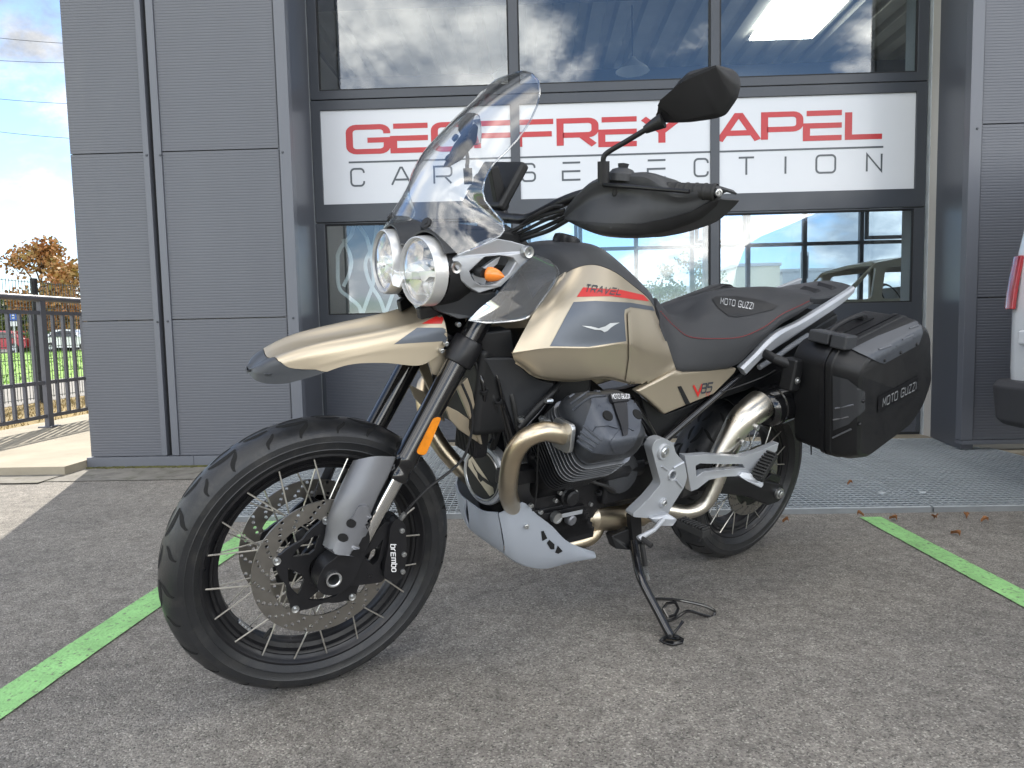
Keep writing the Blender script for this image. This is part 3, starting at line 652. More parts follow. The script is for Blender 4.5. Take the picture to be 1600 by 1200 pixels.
# ================================================================ surroundings
def px_at(px, py, Y): return W(px, py, Y)
def leaves(g, pts, size, rr, n_each=1):
    for p in pts:
        a = Vector((rr.gauss(0, 1), rr.gauss(0, 1), rr.gauss(0, 1)+.4)).normalized(); u = a.orthogonal().normalized(); v = a.cross(u); th = rr.uniform(0, 6.28)
        u, v = u*math.cos(th)+v*math.sin(th), v*math.cos(th)-u*math.sin(th); s = size*rr.uniform(.6, 1.35)
        g.add([p-u*s*.5, p+v*s*.32, p+u*s*.5, p-v*s*.32], [(0, 1, 2, 3)])
def tree(lab, x, y, h, cr_, trunk_h, leaf, nleaf, seed, group='trees beyond the lawn', name='tree', clumps=16, lsize=.28, base=0):
    rr = random.Random(seed); t = thing(name, lab, 'tree', V(x, y, base), group)
    g = G(); top = Vector((rr.uniform(-.2, .2), 0, h*.8)); g.tube(cr([(0, 0, 0), (.05, 0, trunk_h*.6), (top.x*.5, 0, h*.5), top], 4), [.16*h/8*(1-.06*i) for i in range(13)], 8)
    cs = []
    for k in range(clumps):
        a = rr.uniform(0, 6.283); zz = rr.uniform(trunk_h, h*.96); f = math.sin(math.pi*min(1, max(.08, (zz-trunk_h*.7)/(h-trunk_h*.7))))**.6; r = cr_*f*rr.uniform(.35, .95)
        c = Vector((r*math.cos(a), r*math.sin(a), zz)); cs.append(c); z0 = max(trunk_h*.55, zz-rr.uniform(.2, .35)*h)
        g.tube(cr([(0, 0, z0), (c.x*.45, c.y*.45, lerp(z0, zz, .55)), tuple(c)], 3), [.07*h/8*(1-.12*i) for i in range(7)], 6)
    build('trunk', g, M_['bark'], t, ang=60)
    g = G(); pts = []
    for i in range(nleaf):
        c = rr.choice(cs); q = Vector((rr.gauss(0, 1), rr.gauss(0, 1), rr.gauss(0, .8))); q = q.normalized()*(rr.random()**.45)*cr_*.42; pts.append(c+q)
    leaves(g, pts, lsize, rr); build('crown', g, M_[leaf], t, ang=0, fixn=False)
    return t
p = W(72, 545, 54); tree('rust coloured autumn tree standing tallest beyond the lawn', p.x, 54, 8.2, 2.9, 1.8, 'autumn', 5200, 5, lsize=.34)
p = W(122, 545, 50); tree('smaller rust coloured tree at the building corner', p.x+.6, 50, 6.0, 2.6, 1.2, 'autumn', 4000, 8, lsize=.34)
p = W(-4, 545, 58); tree('green bushy tree at the left edge of the view', p.x, 58, 5.2, 2.4, .8, 'olive', 4000, 9, lsize=.34)
p = W(30, 545, 66); tree('olive green tree behind the parking sign', p.x, 66, 5.4, 2.6, .8, 'olive', 3500, 12, lsize=.34)
def bush(name, lab, x0, x1, y0, y1, z1, m, n, seed, ls=.16, cat='hedge'):
    rr = random.Random(seed); g = G(); cx, cy = (x0+x1)/2, (y0+y1)/2
    for i in range(n):
        f = rr.choice((0, 1, 2, 2)); x, y, z = rr.uniform(x0, x1), rr.uniform(y0, y1), rr.uniform(.05, z1)
        if f == 0: y = y0
        if f == 1: x = rr.choice((x0, x1))
        if f == 2: z = z1
        leaves(g, [Vector((x-cx+rr.gauss(0, .05), y-cy+rr.gauss(0, .05), z+rr.gauss(0, .05)))], ls, rr)
    g.box(x0-cx+.08, x1-cx-.08, y0-cy+.08, y1-cy-.08, 0, z1-.08)
    o = build(name, g, M_[m], None, ang=0, fixn=False, label=lab, cat=cat); o.location = (cx, cy, 0); return o
a, b = W(27, 545, 46), W(96, 545, 46)
bush('hedge', 'clipped green hedge along the car park', a.x, b.x, 45.6, 46.6, 1.22, 'hedge', 1500, 4)
a, b = W(34, 545, 62), W(140, 545, 62)
bush('hedge', 'dark tall hedge behind the parked cars', a.x, b.x, 61.5, 63, 3.0, 'darkleaf', 2200, 6, .3)
M_['carred'] = mat('car_red', (.35, .01, .03), .25, .1, coat=.8); M_['carwhite'] = mat('car_white', (.72, .74, .76), .25, .05, coat=.8); M_['carsilver'] = mat('car_silver', (.38, .40, .42), .25, .6, coat=.6)
M_['carglass'] = mat('car_glass', (.02, .025, .03), .06, coat=.5); M_['khaki'] = mat('vintage_khaki', (.55, .50, .38), .35, .0, coat=.4)
M_['vanwhite'] = mat('van_white', (.74, .76, .78), .28, var=.03, vs=2, coat=.5)
def car(lab, M, paint, group=None):
    """small hatchback, nose towards local -x"""
    t = thing('parked_car', lab, 'car', M, group); L2, hw = 2.0, .86
    low = [(-2.0, .35), (-2.02, .62), (-1.85, .80), (-1.0, .93), (1.75, .98), (1.98, .85), (2.02, .5), (1.95, .3), (1.55, .26), (-1.6, .26)]
    g = G(); rows = []
    for y, k in ((-hw+.06, .97), (-hw, 1), (hw, 1), (hw-.06, .97)): rows.append([Vector((x*k, y, .6+(z-.6)*k)) for x, z in low])
    g.loft(rows); build('body', g, M_[paint], t, bevel=.03)
    up = [(-1.0, .92), (-.35, 1.38), (.2, 1.47), (1.1, 1.44), (1.75, .97)]
    g = G(); g.loft([[Vector((x, y*(.98 if z < 1 else .78), z)) for x, z in up] for y in (-hw+.02, hw-.02)]); build('cabin', g, M_[paint], t, bevel=.03)
    g = G()
    for s in (-1, 1):
        for q in ([(-.78, .98), (-.32, 1.32), (.28, 1.38), (.28, .98)], [(.36, .98), (.36, 1.38), (1.05, 1.35), (1.4, .98)]):
            P = [Vector((x, s*((hw-.0) if z < 1 else (hw-.02)*.80+.004), z)) for x, z in q]; g.add(P+[v-Vector((0, .03*s, 0)) for v in P], [(0, 1, 2, 3), (0, 4, 5, 1), (1, 5, 6, 2), (2, 6, 7, 3), (3, 7, 4, 0)])
    build('side_window', g, M_['carglass'], t, ang=0)
    for x in (-1.25, 1.25):
        for s in (-1, 1):
            g = G().lathe([(.16, .10), (.2, .11), (.29, .1), (.31, .06), (.31, -.1), (0, -.1)], (x, s*(hw-.09), .31), (0, s, 0), 20); o = build('wheel', g, M_['rubber_far'], t)
            build('rim', G().lathe([(0, .07), (.18, .09), (.2, .11)], (x, s*(hw-.09), .31), (0, s, 0), 16), M_['galv'], o)
M_['rubber_far'] = mat('car_tyre', (.025, .025, .025), .7)
for px, Y, m, lab, ry in ((2, 45.5, 'carred', 'dark red car parked at the left edge of the view', 8), (121, 46, 'carwhite', 'white car parked beside the building corner', 172), (84, 51, 'carsilver', 'silver car half hidden behind the hedge', 175)):
    q = W(px, 548, Y); car(lab, Matrix.Translation((q.x, Y, 0)) @ Matrix.Rotation(R(ry), 4, 'Z'), m, 'cars parked beyond the lawn')
# parking sign
q = W(24.5, 545, 44); t = thing('parking_sign', 'blue and white parking sign on a thin grey pole', 'sign', V(q.x, 44, 0))
M_['signblue'] = mat('sign_blue', (.02, .09, .42), .4)
g = G(); g.tube([(0, 0, 0), (0, 0, 2.45)], .035, 10); build('pole', g, M_['galv'], t)
g = G(); g.box(-.24, .24, -.045, -.036, 1.72, 2.02); build('plate', g, M_['signwhite'], t, ang=0)
g = G(); g.box(-.24, .24, -.045, -.036, 2.03, 2.50); o = build('plate', g, M_['signblue'], t, ang=0, label='blue square plate with a white letter P')
lt, wd = text2d('P', .2, .3); g = G()
for ch, (vs, fs) in lt: g.add([(-.09+v.x*.2, -.047-.001*v.z, 2.12+v.y*.29) for v in vs], fs)
build('lettering', g, M_['signwhite'], o, ang=0)
# tubular railing along the slab
RX = GD(78, 667, SLZ).x; RY = GD(78, 667, SLZ).y
t = thing('railing', 'grey steel railing along the edge of the concrete slab', 'railing', V(RX, 0, SLZ))
ya, yb = RY-3.0, RY+6.0
def rl(y, pxx, pyy): return W(pxx, pyy, y).z-SLZ
zt_ = 1.145; zu, zm, zl = 1.02, .40, .10
g = G(); g.tube([(0, ya, zt_), (0, yb, zt_)], .027, 14); build('top_rail', g, M_['rail'], t)
for z in (zu, zm, zl):
    g = G(); g.box(-.006, .006, ya, yb, z-.016, z+.016); build('rail', g, M_['rail'], t, ang=0)
me = None; gpost = G().box(-.02, .02, -.032, .032, 0, zt_-.02); gb_ = G().box(-.0125, .0125, -.0125, .0125, zl+.017, zu-.017); m1 = m2 = None; gp = G().box(-.06, .06, -.07, .07, 0, .012); m3 = None
y = RY-3.0
while y < yb:
    if m1 is None: m1 = build('post', gpost, M_['rail'], t, ang=0); o = m1; m3 = build('base_plate', gp, M_['rail'], o, ang=0, bevel=.002)
    else: o = m1.copy(); col.objects.link(o); o.parent = t; c = m3.copy(); col.objects.link(c); c.parent = o
    o.location = (0, y, 0)
    for k in range(1, 11):
        yy = y+1.5*k/11
        if yy > yb: break
        if m2 is None: m2 = build('bar', gb_, M_['rail'], t, ang=0); q = m2
        else: q = m2.copy(); col.objects.link(q); q.parent = t
        q.location = (0, yy, 0)
    y += 1.5
# welded mesh fence by the path
WX = -6.45; wy = None
Yp = (WX-CAM.x)/1.0
r_ = ray(57, 500); Yp = WX/r_.x*r_.y
t = thing('mesh_fence', 'welded wire mesh fence with dark posts beside the footpath', 'fence', V(WX, 0, 0))
z1 = W(57, 436, Yp).z-.02; g = G()
for i in range(int(20/.055)):
    yy = Yp-5+.055*i; g.box(-.003, .003, yy-.003, yy+.003, .06, z1)
    if i % 1 == 0: pass
for i in range(10):
    z = .08+(z1-.1)*i/9; off = .03 if i in (0, 3, 6, 9) else 0; g.box(-.0025-off, .0025-off, Yp-5, Yp+15, z-.004, z+.004)
build('wire_mesh', g, M_['wire'], t, ang=0, kind='stuff')
m1 = None; gpst = G().box(-.03, .03, -.03, .03, 0, z1+.03)
for k in range(-2, 6):
    if m1 is None: m1 = build('post', gpst, M_['dark'], t, ang=0); o = m1
    else: o = m1.copy(); col.objects.link(o); o.parent = t
    o.location = (0, Yp+2.5*k, 0)
# tufts on the dry verge and the lawn
rr = random.Random(11); g = G()
for i in range(5200):
    x, y = rr.uniform(-6.5, -4.72), rr.uniform(5.2, 17); h = rr.uniform(.02, .07); a = rr.uniform(0, 3.14); w_ = .006
    g.add([(x-w_*math.cos(a), y-w_*math.sin(a), .004), (x+w_*math.cos(a), y+w_*math.sin(a), .004), (x+rr.gauss(0, .02), y+rr.gauss(0, .02), h)], [(0, 1, 2)])
build('dry_grass', g, M_['drygrass'], None, ang=0, fixn=False, kind='stuff')
rr = random.Random(12); g = G()
for i in range(9000):
    x, y = rr.uniform(-33, -9.95), rr.uniform(12, 50); h = rr.uniform(.03, .11); a = rr.uniform(0, 3.14); w_ = .02
    g.add([(x-w_*math.cos(a), y-w_*math.sin(a), .006), (x+w_*math.cos(a), y+w_*math.sin(a), .006), (x+rr.gauss(0, .03), y+rr.gauss(0, .03), h)], [(0, 1, 2)])
build('lawn_grass', g, M_['lawn'], None, ang=0, fixn=False, kind='stuff')
# overhead wires
for k, (a, b, lab) in enumerate((((-60, 50), (110, 66), 'highest'), ((-60, 88), (110, 96), 'second'), ((-60, 146), (110, 160), 'third'), ((-60, 196), (110, 214), 'lowest'))):
    A, Bq = W(*a, 33), W(*b, 36); d = (Bq-A); g = G(); n = 14
    g.tube([A+d*(i/n*1.6-.3)-Vector((0, 0, .12*math.sin(math.pi*i/n))) for i in range(n+1)], .012, 5)
    build('overhead_wire', g, M_['dark'], None, label='dark overhead wire against the sky, %s of the four' % lab, cat='wire', group='overhead wires')
# beyond the rear glazing
for px, Y, h, cr_, s, lab in ((1030, 38, 3.6, 2.0, 31, 'olive tree seen through the rear glazing, left of the two'), (1085, 38, 4.2, 2.3, 32, 'olive tree seen through the rear glazing, right of the two')):
    q = W(px, 500, Y); tree(lab, q.x, Y, h+.4, cr_*.62, .6, 'olive', 1500, s, 'trees behind the showroom', lsize=.2)
M_['cream'] = mat('cream_wall', (.80, .76, .60), .7, var=.08, vs=.3); M_['facade2'] = mat('pale_wall', (.62, .64, .66), .7, var=.1, vs=.3)
def shed(px0, px1, pyt, Y, m, lab):
    a, b = W(px0, 500, Y), W(px1, 500, Y); h = W((px0+px1)/2, pyt, Y).z
    t = thing('distant_building', lab, 'building', V((a.x+b.x)/2, Y, 0), 'low buildings behind the showroom'); hw = (b.x-a.x)/2
    g = G(); g.box(-hw, hw, 0, 9, 0, h); build('wall', g, M_[m], t, ang=0)
    g = G(); g.box(-hw-.1, hw+.1, -.1, 9.1, h+.002, h+.25); build('roof_edge', g, M_['facade2'], t, ang=0)
    n = max(2, int(hw*2/3.2))
    for i in range(n):
        x = -hw+hw*2*(i+.5)/n; g = G(); g.box(x-.8, x+.8, -.03, -.004, .9, min(h-.5, 2.3)); build('window', g, M_['carglass'], t, ang=0)
shed(1150, 1218, 416, 58, 'cream', 'low cream building seen through the rear glazing'); shed(1222, 1300, 424, 62, 'facade2', 'low pale grey building seen through the rear glazing'); shed(940, 1140, 452, 70, 'facade2', 'long grey building far behind the showroom')
q = W(1256, 500, 30); t = thing('totem_sign', 'slim grey advertising totem behind the showroom', 'sign', V(q.x, 30, 0))
zt2 = W(1256, 394, 30).z; g = G(); g.box(-.16, .16, -.05, .05, 0, zt2); build('panel', g, M_['facade2'], t, ang=0); g = G(); g.box(-.14, .14, -.056, -.051, zt2-1.1, zt2-.15); build('dark_field', g, M_['doorframe'], t, ang=0)
# vintage estate car inside the showroom
CY = 7.4; x0c = W(1322, 470, CY).x
t = thing('showroom_car', 'khaki vintage estate car parked inside the showroom', 'car', V(x0c, CY, .012))
zr_ = W(1422, 399, CY).z-.012
low = [(-1.55, .40), (-1.60, .72), (-1.35, .98), (-.1, 1.02), (2.9, 1.04), (3.0, .6), (2.9, .36), (-1.4, .34)]
g = G(); g.loft([[Vector((x*k, y, .68+(z-.68)*k)) for x, z in low] for y, k in ((0, .97), (.05, 1), (1.5, 1), (1.55, .97))]); build('body', g, M_['khaki'], t, bevel=.03)
out = [(-.12, 1.01), (.0, 1.10), (.14, 1.24), (.34, zr_-.06), (.62, zr_-.01), (1.2, zr_+.02), (2.4, zr_), (2.85, zr_-.1), (2.95, 1.02)]
win = [[(.02, 1.06), (.20, 1.25), (.30, zr_-.12), (.34, zr_-.11), (.30, 1.06)], [(.40, 1.06), (.44, zr_-.11), (.92, zr_-.07), (.92, 1.06)], [(1.02, 1.06), (1.02, zr_-.07), (1.75, zr_-.07), (1.75, 1.06)], [(1.85, 1.06), (1.85, zr_-.07), (2.55, zr_-.09), (2.7, 1.06)]]
for y0, y1 in ((.08, .12), (1.43, 1.47)):
    g = G(); g.plate(out, y0, y1, [rnd(w_, .05) for w_ in win]); build('cabin_side', g, M_['khaki'], t, bevel=.006)
g = G(); g.shell([[Vector((x, y, z+.03*math.sin(math.pi*(y-.08)/1.39))) for y in (.08, .3, .78, 1.25, 1.47)] for x, z in out[3:8]], .03, thick_dir=(0, 0, -1)); build('car_roof', g, M_['khaki'], t, ang=60)
g = G(); g.lathe([(.17, -.008), (.185, 0), (.17, .008), (.155, 0)], (.72, .5, 1.08), (.9, 0, .5), 24, closed=True); build('steering_wheel', g, M_['plastic0'] if 'plastic0' in M_ else M_['dark'], t)
for y in (.35, 1.1):
    g = G(); g.box(.95, 1.15, y-.25, y+.25, .8, 1.22); build('car_seat', g, M_['facade2'], t, bevel=.05)
for x in (-.85, 2.2):
    for y, s in ((.12, -1), (1.43, 1)):
        g = G().lathe([(.0, .06), (.19, .07), (.21, .1), (.30, .09), (.32, .05), (.32, -.08), (0, -.08)], (x, y, .32), (0, s, 0), 20); build('wheel', g, M_['rubber_far'], t)
# wavy light reflections of the lower left pane, shaped as pale strips behind it
t = thing('wavy_reflection', 'pale wavy light reflections shaped as strips behind the lower left door pane', 'reflection', W(560, 497, YD+.35))
M_['line_strip'] = mat('pale_reflection', (.85, .84, .74), .5)
O = W(560, 497, YD+.35)
for l in ([(260, 105), (240, 170), (190, 230), (165, 285)], [(285, 115), (330, 190), (355, 300), (365, 420), (330, 530), (300, 615)], [(385, 105), (370, 210), (322, 320), (345, 430), (400, 520), (430, 605)], [(168, 280), (175, 450), (230, 510), (285, 560), (300, 615)], [(198, 190), (240, 290), (235, 370), (200, 450)], [(430, 605), (465, 510), (490, 440), (520, 330), (500, 220), (470, 105)], [(490, 105), (540, 230), (560, 340), (530, 470), (500, 605)]):
    P = [W(480+x/3.53, 320+y/3.53, YD+.35)-O for x, y in l]; g = G().tube(cr(P, 6), .016, 6, flat=.5); build('line_strip', g, M_['line_strip'], t)
g = G(); a, b = W(500, 500, YD+.35)-O, W(660, 498, YD+.35)-O; g.box(a.x, b.x, -.04, .04, -.9, .02); build('plinth', g, M_['inner'], t)
# white van at the right edge, rear towards the bike
vx = W(1562, 560, 3.5).x; t = thing('white_van', 'white van parked at the right edge with its red tail light', 'van', V(vx, 2.6, 0))
def vring(z, lean, inset): 
    r = .11; o = []
    for cx, cy, a0 in ((lean+inset+r, .9-r, 90), (lean+inset+r, -.9+r, 180)):
        for k in range(6): a = R(a0+90*k/5); o.append(Vector((cx+r*math.cos(a), cy+r*math.sin(a), z)))
    return o+[Vector((4.0, -.9, z)), Vector((4.0, .9, z))]
g = G().loft([vring(.36, .02, 0), vring(.60, .0, 0), vring(.9, .0, 0), vring(1.15, .02, .0), vring(1.45, .085, 0), vring(1.75, .17, .02), vring(1.86, .30, .08)]); build('body', g, M_['vanwhite'], t, ang=40)
def ring2(z, dx): 
    r = .14; o = []
    for cx, cy, a0 in ((-dx+r, .93-r, 90), (-dx+r, -.93+r, 180)):
        for k in range(6): a = R(a0+90*k/5); o.append(Vector((cx+r*math.cos(a), cy+r*math.sin(a), z)))
    return o+[Vector((.8, -.93, z)), Vector((.8, .93, z))]
zb0, zb1 = W(1595, 662, 3.45).z, W(1590, 592, 3.45).z
g = G().loft([ring2(zb0, .02), ring2(zb0+.03, .055), ring2(zb1-.03, .075), ring2(zb1, .05)]); build('bumper', g, M_['greyplastic0'], t, bevel=.01) if 'greyplastic0' in M_ else build('bumper', g, M_['bumper'] if 'bumper' in M_ else M_.setdefault('bumper', mat('bumper_plastic', (.05, .05, .055), .55, bump=.2, bs=400)), t, bevel=.01)
M_['taillight'] = mat('tail_light', (.40, .012, .018), .12, var=.3, vs=20, coat=.7)
zl0, zl1 = W(1572, 484, 3.45).z, W(1575, 402, 3.45).z
g = G()
def corner(z, a0, a1, r, off, lean): return [Vector((lean+.11+(r)*math.cos(R(a)), .79+r*math.sin(R(a)), z)) for a in [lerp(a0, a1, k/6) for k in range(7)]]
g.shell([corner(z, 105, 185, .122, 0, l) for z, l in ((zl0, .0), (lerp(zl0, zl1, .33), .008), (lerp(zl0, zl1, .66), .02), (zl1, .035))], -.02); build('tail_light', g, M_['taillight'], t, bevel=.004)
g = G(); g.shell([corner(z, 120, 180, .126, 0, l) for z, l in ((lerp(zl0, zl1, .30), .008), (lerp(zl0, zl1, .45), .012))], -.01); build('light_band', g, M_['signwhite'], t)
zh = W(1566, 527, 3.45).z; g = G(); g.box(-.022, .03, .60, .70, zh-.05, zh+.05); g.box(-.030, -.006, .66, .74, zh-.035, zh+.035); build('door_hinge', g, M_['vanwhite'], t, bevel=.012)
zk = W(1587, 560, 3.3).z; g = G(); dm = [(0, .085), (.05, 0), (0, -.085), (-.05, 0)]; di = [(0, .05), (.027, 0), (0, -.05), (-.027, 0)]
MM = Matrix(((0, -1, 0, -.012), (1, 0, 0, .42), (0, 0, 1, zk), (0, 0, 0, 1)))
g.plate(dm, -.004, .010, [di], M=MM); build('diamond_badge', g, M_['galv'], t, bevel=.002)
g = G(); lt, wd = text2d('CE', .2, .3)
zt3 = W(1594, 578, 3.2).z
for ch, (vs, fs) in lt: pass
g = G(); g.box(-.006, -.001, -.30, .30, zt3-.01, zt3+.012); build('handle_strip', g, M_['dark'], t, ang=0)
g = G(); g.box(-.004, .01, -.004, .004, .62, 1.2); build('door_gap', g, M_['dark'], t, ang=0)
zz_ = W(1594, 312, 3.45).z; g = G(); g.box(.07, .14, .60, .80, zz_-.055, zz_+.055); build('high_brake_light', g, M_['vanwhite'], t, bevel=.015)
for x in (.75, 3.2):
    for s in (-1, 1):
        g = G().lathe([(.0, .09), (.19, .1), (.21, .12), (.31, .11), (.33, .06), (.33, -.1), (0, -.1)], (x, s*.80, .33), (0, s, 0), 24); build('wheel', g, M_['rubber_far'], t)
# fallen leaves
M_['deadleaf'] = mat('dead_leaf', (.30, .13, .045), .8, var=.5, vs=40, c2=(.15, .065, .03))
rr = random.Random(21); first = None
for px, py, z, lab in ((1328, 757, .028, 'lying on the grating behind the hard case'), (1494, 691, .028, 'farthest back on the grating near the reveal'), (1395, 812, .003, 'touching the end of the right green line'), (1462, 811, .003, 'against the grating edge right of the green line'), (1508, 808, .003, 'under the van bumper by the grating edge'), (1492, 836, .003, 'lying out on the asphalt nearest the camera'), (1228, 816, .003, 'beside the rear tyre at the grating edge'), (1345, 806, .028, 'on the front edge bar of the grating'), (1538, 815, .003, 'nearest the right edge of the photo')):
    q = GD(px, py, z); L_ = rr.uniform(.022, .038); g = G(); n = 7; rows = []
    for i in range(n):
        u = i/(n-1); wd = L_*.42*math.sin(math.pi*min(1, u*1.05+.02))*(1+.25*((i % 2)*2-1)); rows.append([Vector((L_*(u-.5), k*wd, .004+.012*abs(k)+.006*math.sin(u*5)+.002*i % .003)) for k in (-1, -.5, 0, .5, 1)])
    g.shell(rows, .0006); o = build('fallen_leaf', g, M_['deadleaf'], None, ang=60, label='dry brown fallen leaf '+lab, cat='leaf', group='fallen leaves by the grating'); o.location = q; o.rotation_euler = (rr.uniform(-.2, .2), rr.uniform(-.2, .2), rr.uniform(0, 6.28))
# ================================================================ motorcycle
M_['sand'] = mat('sand_paint', (.53, .455, .34), .35, .64, var=.05, vs=3, coat=.2, bump=.05, bs=900)
M_['decalgrey'] = mat('grey_decal', (.115, .13, .155), .30, .35, var=.05, vs=5)
M_['decalred'] = mat('red_decal', (.62, .035, .03), .3, var=.05, vs=5)
M_['decaldark'] = mat('dark_decal', (.05, .055, .065), .35)
M_['white'] = mat('white_print', (.75, .75, .75), .4)
M_['silverprint'] = mat('silver_print', (.62, .64, .66), .3, .7)
M_['plastic'] = mat('black_plastic', (.013, .0133, .0145), .44, spec=.4, var=.15, vs=9, bump=.12, bs=900, rvar=.06)
M_['greyplastic'] = mat('dark_grey_plastic', (.040, .042, .046), .46, spec=.45, var=.1, vs=9, bump=.15, bs=1000, rvar=.05)
M_['tipplastic'] = mat('charcoal_plastic', (.05, .055, .062), .38, var=.1, vs=8, bump=.1, bs=900)
M_['gloss'] = mat('gloss_black', (.008, .008, .009), .16, rvar=.05, vs=9, coat=.4)
M_['blackmetal'] = mat('black_metal', (.014, .014, .016), .36, .2, var=.2, vs=14, rvar=.1)
M_['engine'] = mat('engine_black', (.013, .013, .015), .42, .2, var=.3, vs=20, rvar=.12, bump=.2, bs=500)
M_['headgrey'] = mat('head_cover_grey', (.075, .083, .10), .38, .35, var=.12, vs=14, bump=.15, bs=700)
M_['headdark'] = mat('head_base_grey', (.034, .037, .043), .40, .3, var=.12, vs=14, bump=.15, bs=700)
M_['finedge'] = mat('fin_metal', (.30, .31, .33), .35, .85, var=.2, vs=30)
M_['gun'] = mat('gunmetal_paint', (.20, .205, .22), .36, .6, var=.08, vs=7, bump=.1, bs=900)
M_['lidgun'] = mat('case_guard_grey', (.085, .092, .105), .36, .3, var=.08, vs=9)
M_['alu'] = mat('silver_paint', (.50, .52, .55), .36, .45, var=.10, vs=10, bump=.2, bs=700)
M_['skid'] = mat('skid_silver', (.42, .455, .51), .42, .25, var=.06, vs=7, bump=.1, bs=800)
M_['ringsilver'] = mat('satin_chrome', (.74, .74, .73), .32, .55, var=.05)
M_['bolt'] = mat('zinc_bolt', (.55, .56, .56), .28, .9, var=.1, vs=40)
M_['chrome'] = mat('chrome', (.72, .72, .70), .07, 1.0)
M_['steel'] = mat('brushed_header_steel', (.66, .58, .45), .33, 1.0, var=.3, vs=7, c2=(.52, .42, .29), rvar=.05)
M_['steel2'] = mat('brushed_silencer_steel', (.68, .64, .56), .30, 1.0, var=.15, vs=9, rvar=.05)
M_['discsteel'] = mat('disc_steel', (.30, .285, .26), .34, .9, var=.12, vs=30, rvar=.06)
M_['rubber'] = mat('tyre_rubber', (.020, .021, .023), .38, var=.3, vs=7, bump=.25, bs=350, rvar=.1, spots=(22, .5, .75, .6, (.055, .052, .047)))
M_['groove'] = mat('tread_groove', (.004, .004, .004), .9)
M_['spoke'] = mat('spoke_steel', (.82, .79, .72), .3, .9)
M_['seat'] = mat('seat_vinyl', (.033, .034, .037), .55, var=.12, vs=10, bump=.35, bs=700)
M_['stitch'] = mat('red_thread', (.30, .03, .03), .7)
M_['softrubber'] = mat('peg_rubber', (.018, .018, .018), .6, bump=.2, bs=300)
M_['amber'] = mat('amber_lens', (.85, .27, .01), .22, var=.25, vs=60, coat=.5)
M_['amberclear'] = mat('amber_bulb', (.9, .25, .03), .2, coat=.6)
M_['reflector'] = mat('lamp_reflector', (.85, .85, .84), .08, 1.0)
M_['drl'] = mat('lamp_white', (.86, .87, .88), .2, .1, coat=.6)
M_['bowl'] = mat('lamp_bowl', (.84, .85, .86), .16, .75, var=.1, vs=30)
M_['screen'] = glass('clear_screen', (.975, .98, .982), 2.4)
M_['deflector'] = glass('sky_tint_deflector', (.60, .70, .82), 8.0)  # clear plastic; blue of the reflected sky is put into the tint
M_['lens'] = glass('lamp_lens', (.98, .98, .98), 3.6)
M_['redlens'] = mat('red_lens', (.45, .01, .015), .15, coat=.6)

moto = thing('motorcycle', 'sand coloured adventure motorcycle with spoked wheels leaning on its side stand', 'motorcycle', BIKE)
B = lambda name, g, m, **kw: build(name, g, M_[m] if isinstance(m, str) else m, kw.pop('parent', moto), **kw)
def KK(l): return [K(*p) for p in l]
def xz(l, y): return [(K(a, b, y).x, K(a, b, y).z) for a, b in l]
def FX(l, y): return [(F(a, b, y).x, F(a, b, y).z) for a, b in l]
def net(ctrl, nu, nv):
    rows = [cr(r, nv) for r in ctrl]; cols = [cr(list(c), nu) for c in zip(*rows)]
    return [list(r) for r in zip(*cols)]
BC = BI @ CAM
def bray(px, py): return (BI.to_3x3() @ ray(px, py)).normalized()
class Drape:
    def __init__(s, *objs):
        vs, fs = [], []
        for o in objs:
            b = len(vs); vs += [v.co.copy() for v in o.data.vertices]
            fs += [tuple(i+b for i in p.vertices) for p in o.data.polygons]
        s.t = BVHTree.FromPolygons(vs, fs)
    def at(s, px, py, off=.0008):
        d = bray(px, py); h = s.t.ray_cast(BC, d)
        if h[0] is None:
            h = s.t.find_nearest(BC + d*2.0)
        n = h[1] if h[1].dot(d) < 0 else -h[1]
        return h[0] + n*off
    def poly(s, pts, off=.0008, res=7, deep=0):
        bm = bmesh.new(); vs = [bm.verts.new((p[0], p[1], 0)) for p in pts]
        for t in tessellate_polygon([[Vector((p[0], p[1], 0)) for p in pts]]):
            try: bm.faces.new([vs[i] for i in t])
            except ValueError: pass
        for _ in range(5):
            e = [x for x in bm.edges if x.calc_length() > res]
            if not e: break
            bmesh.ops.subdivide_edges(bm, edges=e, cuts=1); bmesh.ops.triangulate(bm, faces=bm.faces)
        bm.verts.index_update(); g = G()
        top = [s.at(v.co.x, v.co.y, off) for v in bm.verts]; g.add(top, [tuple(v.index for v in f.verts) for f in bm.faces])
        if deep:
            low = [s.at(v.co.x, v.co.y, -deep) for v in bm.verts]; n = len(top); g.v += [tuple(p) for p in low]
            for e in bm.edges:
                if len(e.link_faces) == 1: a, b = e.verts[0].index, e.verts[1].index; g.f.append((a, b, b+n, a+n)); g.m.append(0)
        bm.free()
        return g
    def text(s, txt, quad, w=.16, gap=.3, off=.0014, slant=0, sub=2):
        """quad: photo corners top-left, top-right, bottom-right, bottom-left"""
        lt, wd = text2d(txt, w, gap, slant); g = G(); tl, tr, br, bl = [Vector(q) for q in quad]
        for ch, (vs, fs) in lt:
            pts = []
            for v in vs:
                u = v.x/wd; t = v.y; p = bl.lerp(br, u).lerp(tl.lerp(tr, u), t); pts.append(s.at(p.x, p.y, off+.0003*v.z))
            g.add(pts, fs)
        return g
def slab(pts3, off, m=0):
    """polygon of 3D points given thickness by the vector off"""
    g = G(); n = len(pts3); P = [Vector(p) for p in pts3]; o = Vector(off)
    t = tessellate_polygon([[Vector((p.x, p.z, 0)) for p in P]])
    g.add(P+[p+o for p in P], [tuple(a) for a in t]+[tuple(i+n for i in reversed(a)) for a in t]+[(i, (i+1) % n, n+(i+1) % n, n+i) for i in range(n)], m)
    return g
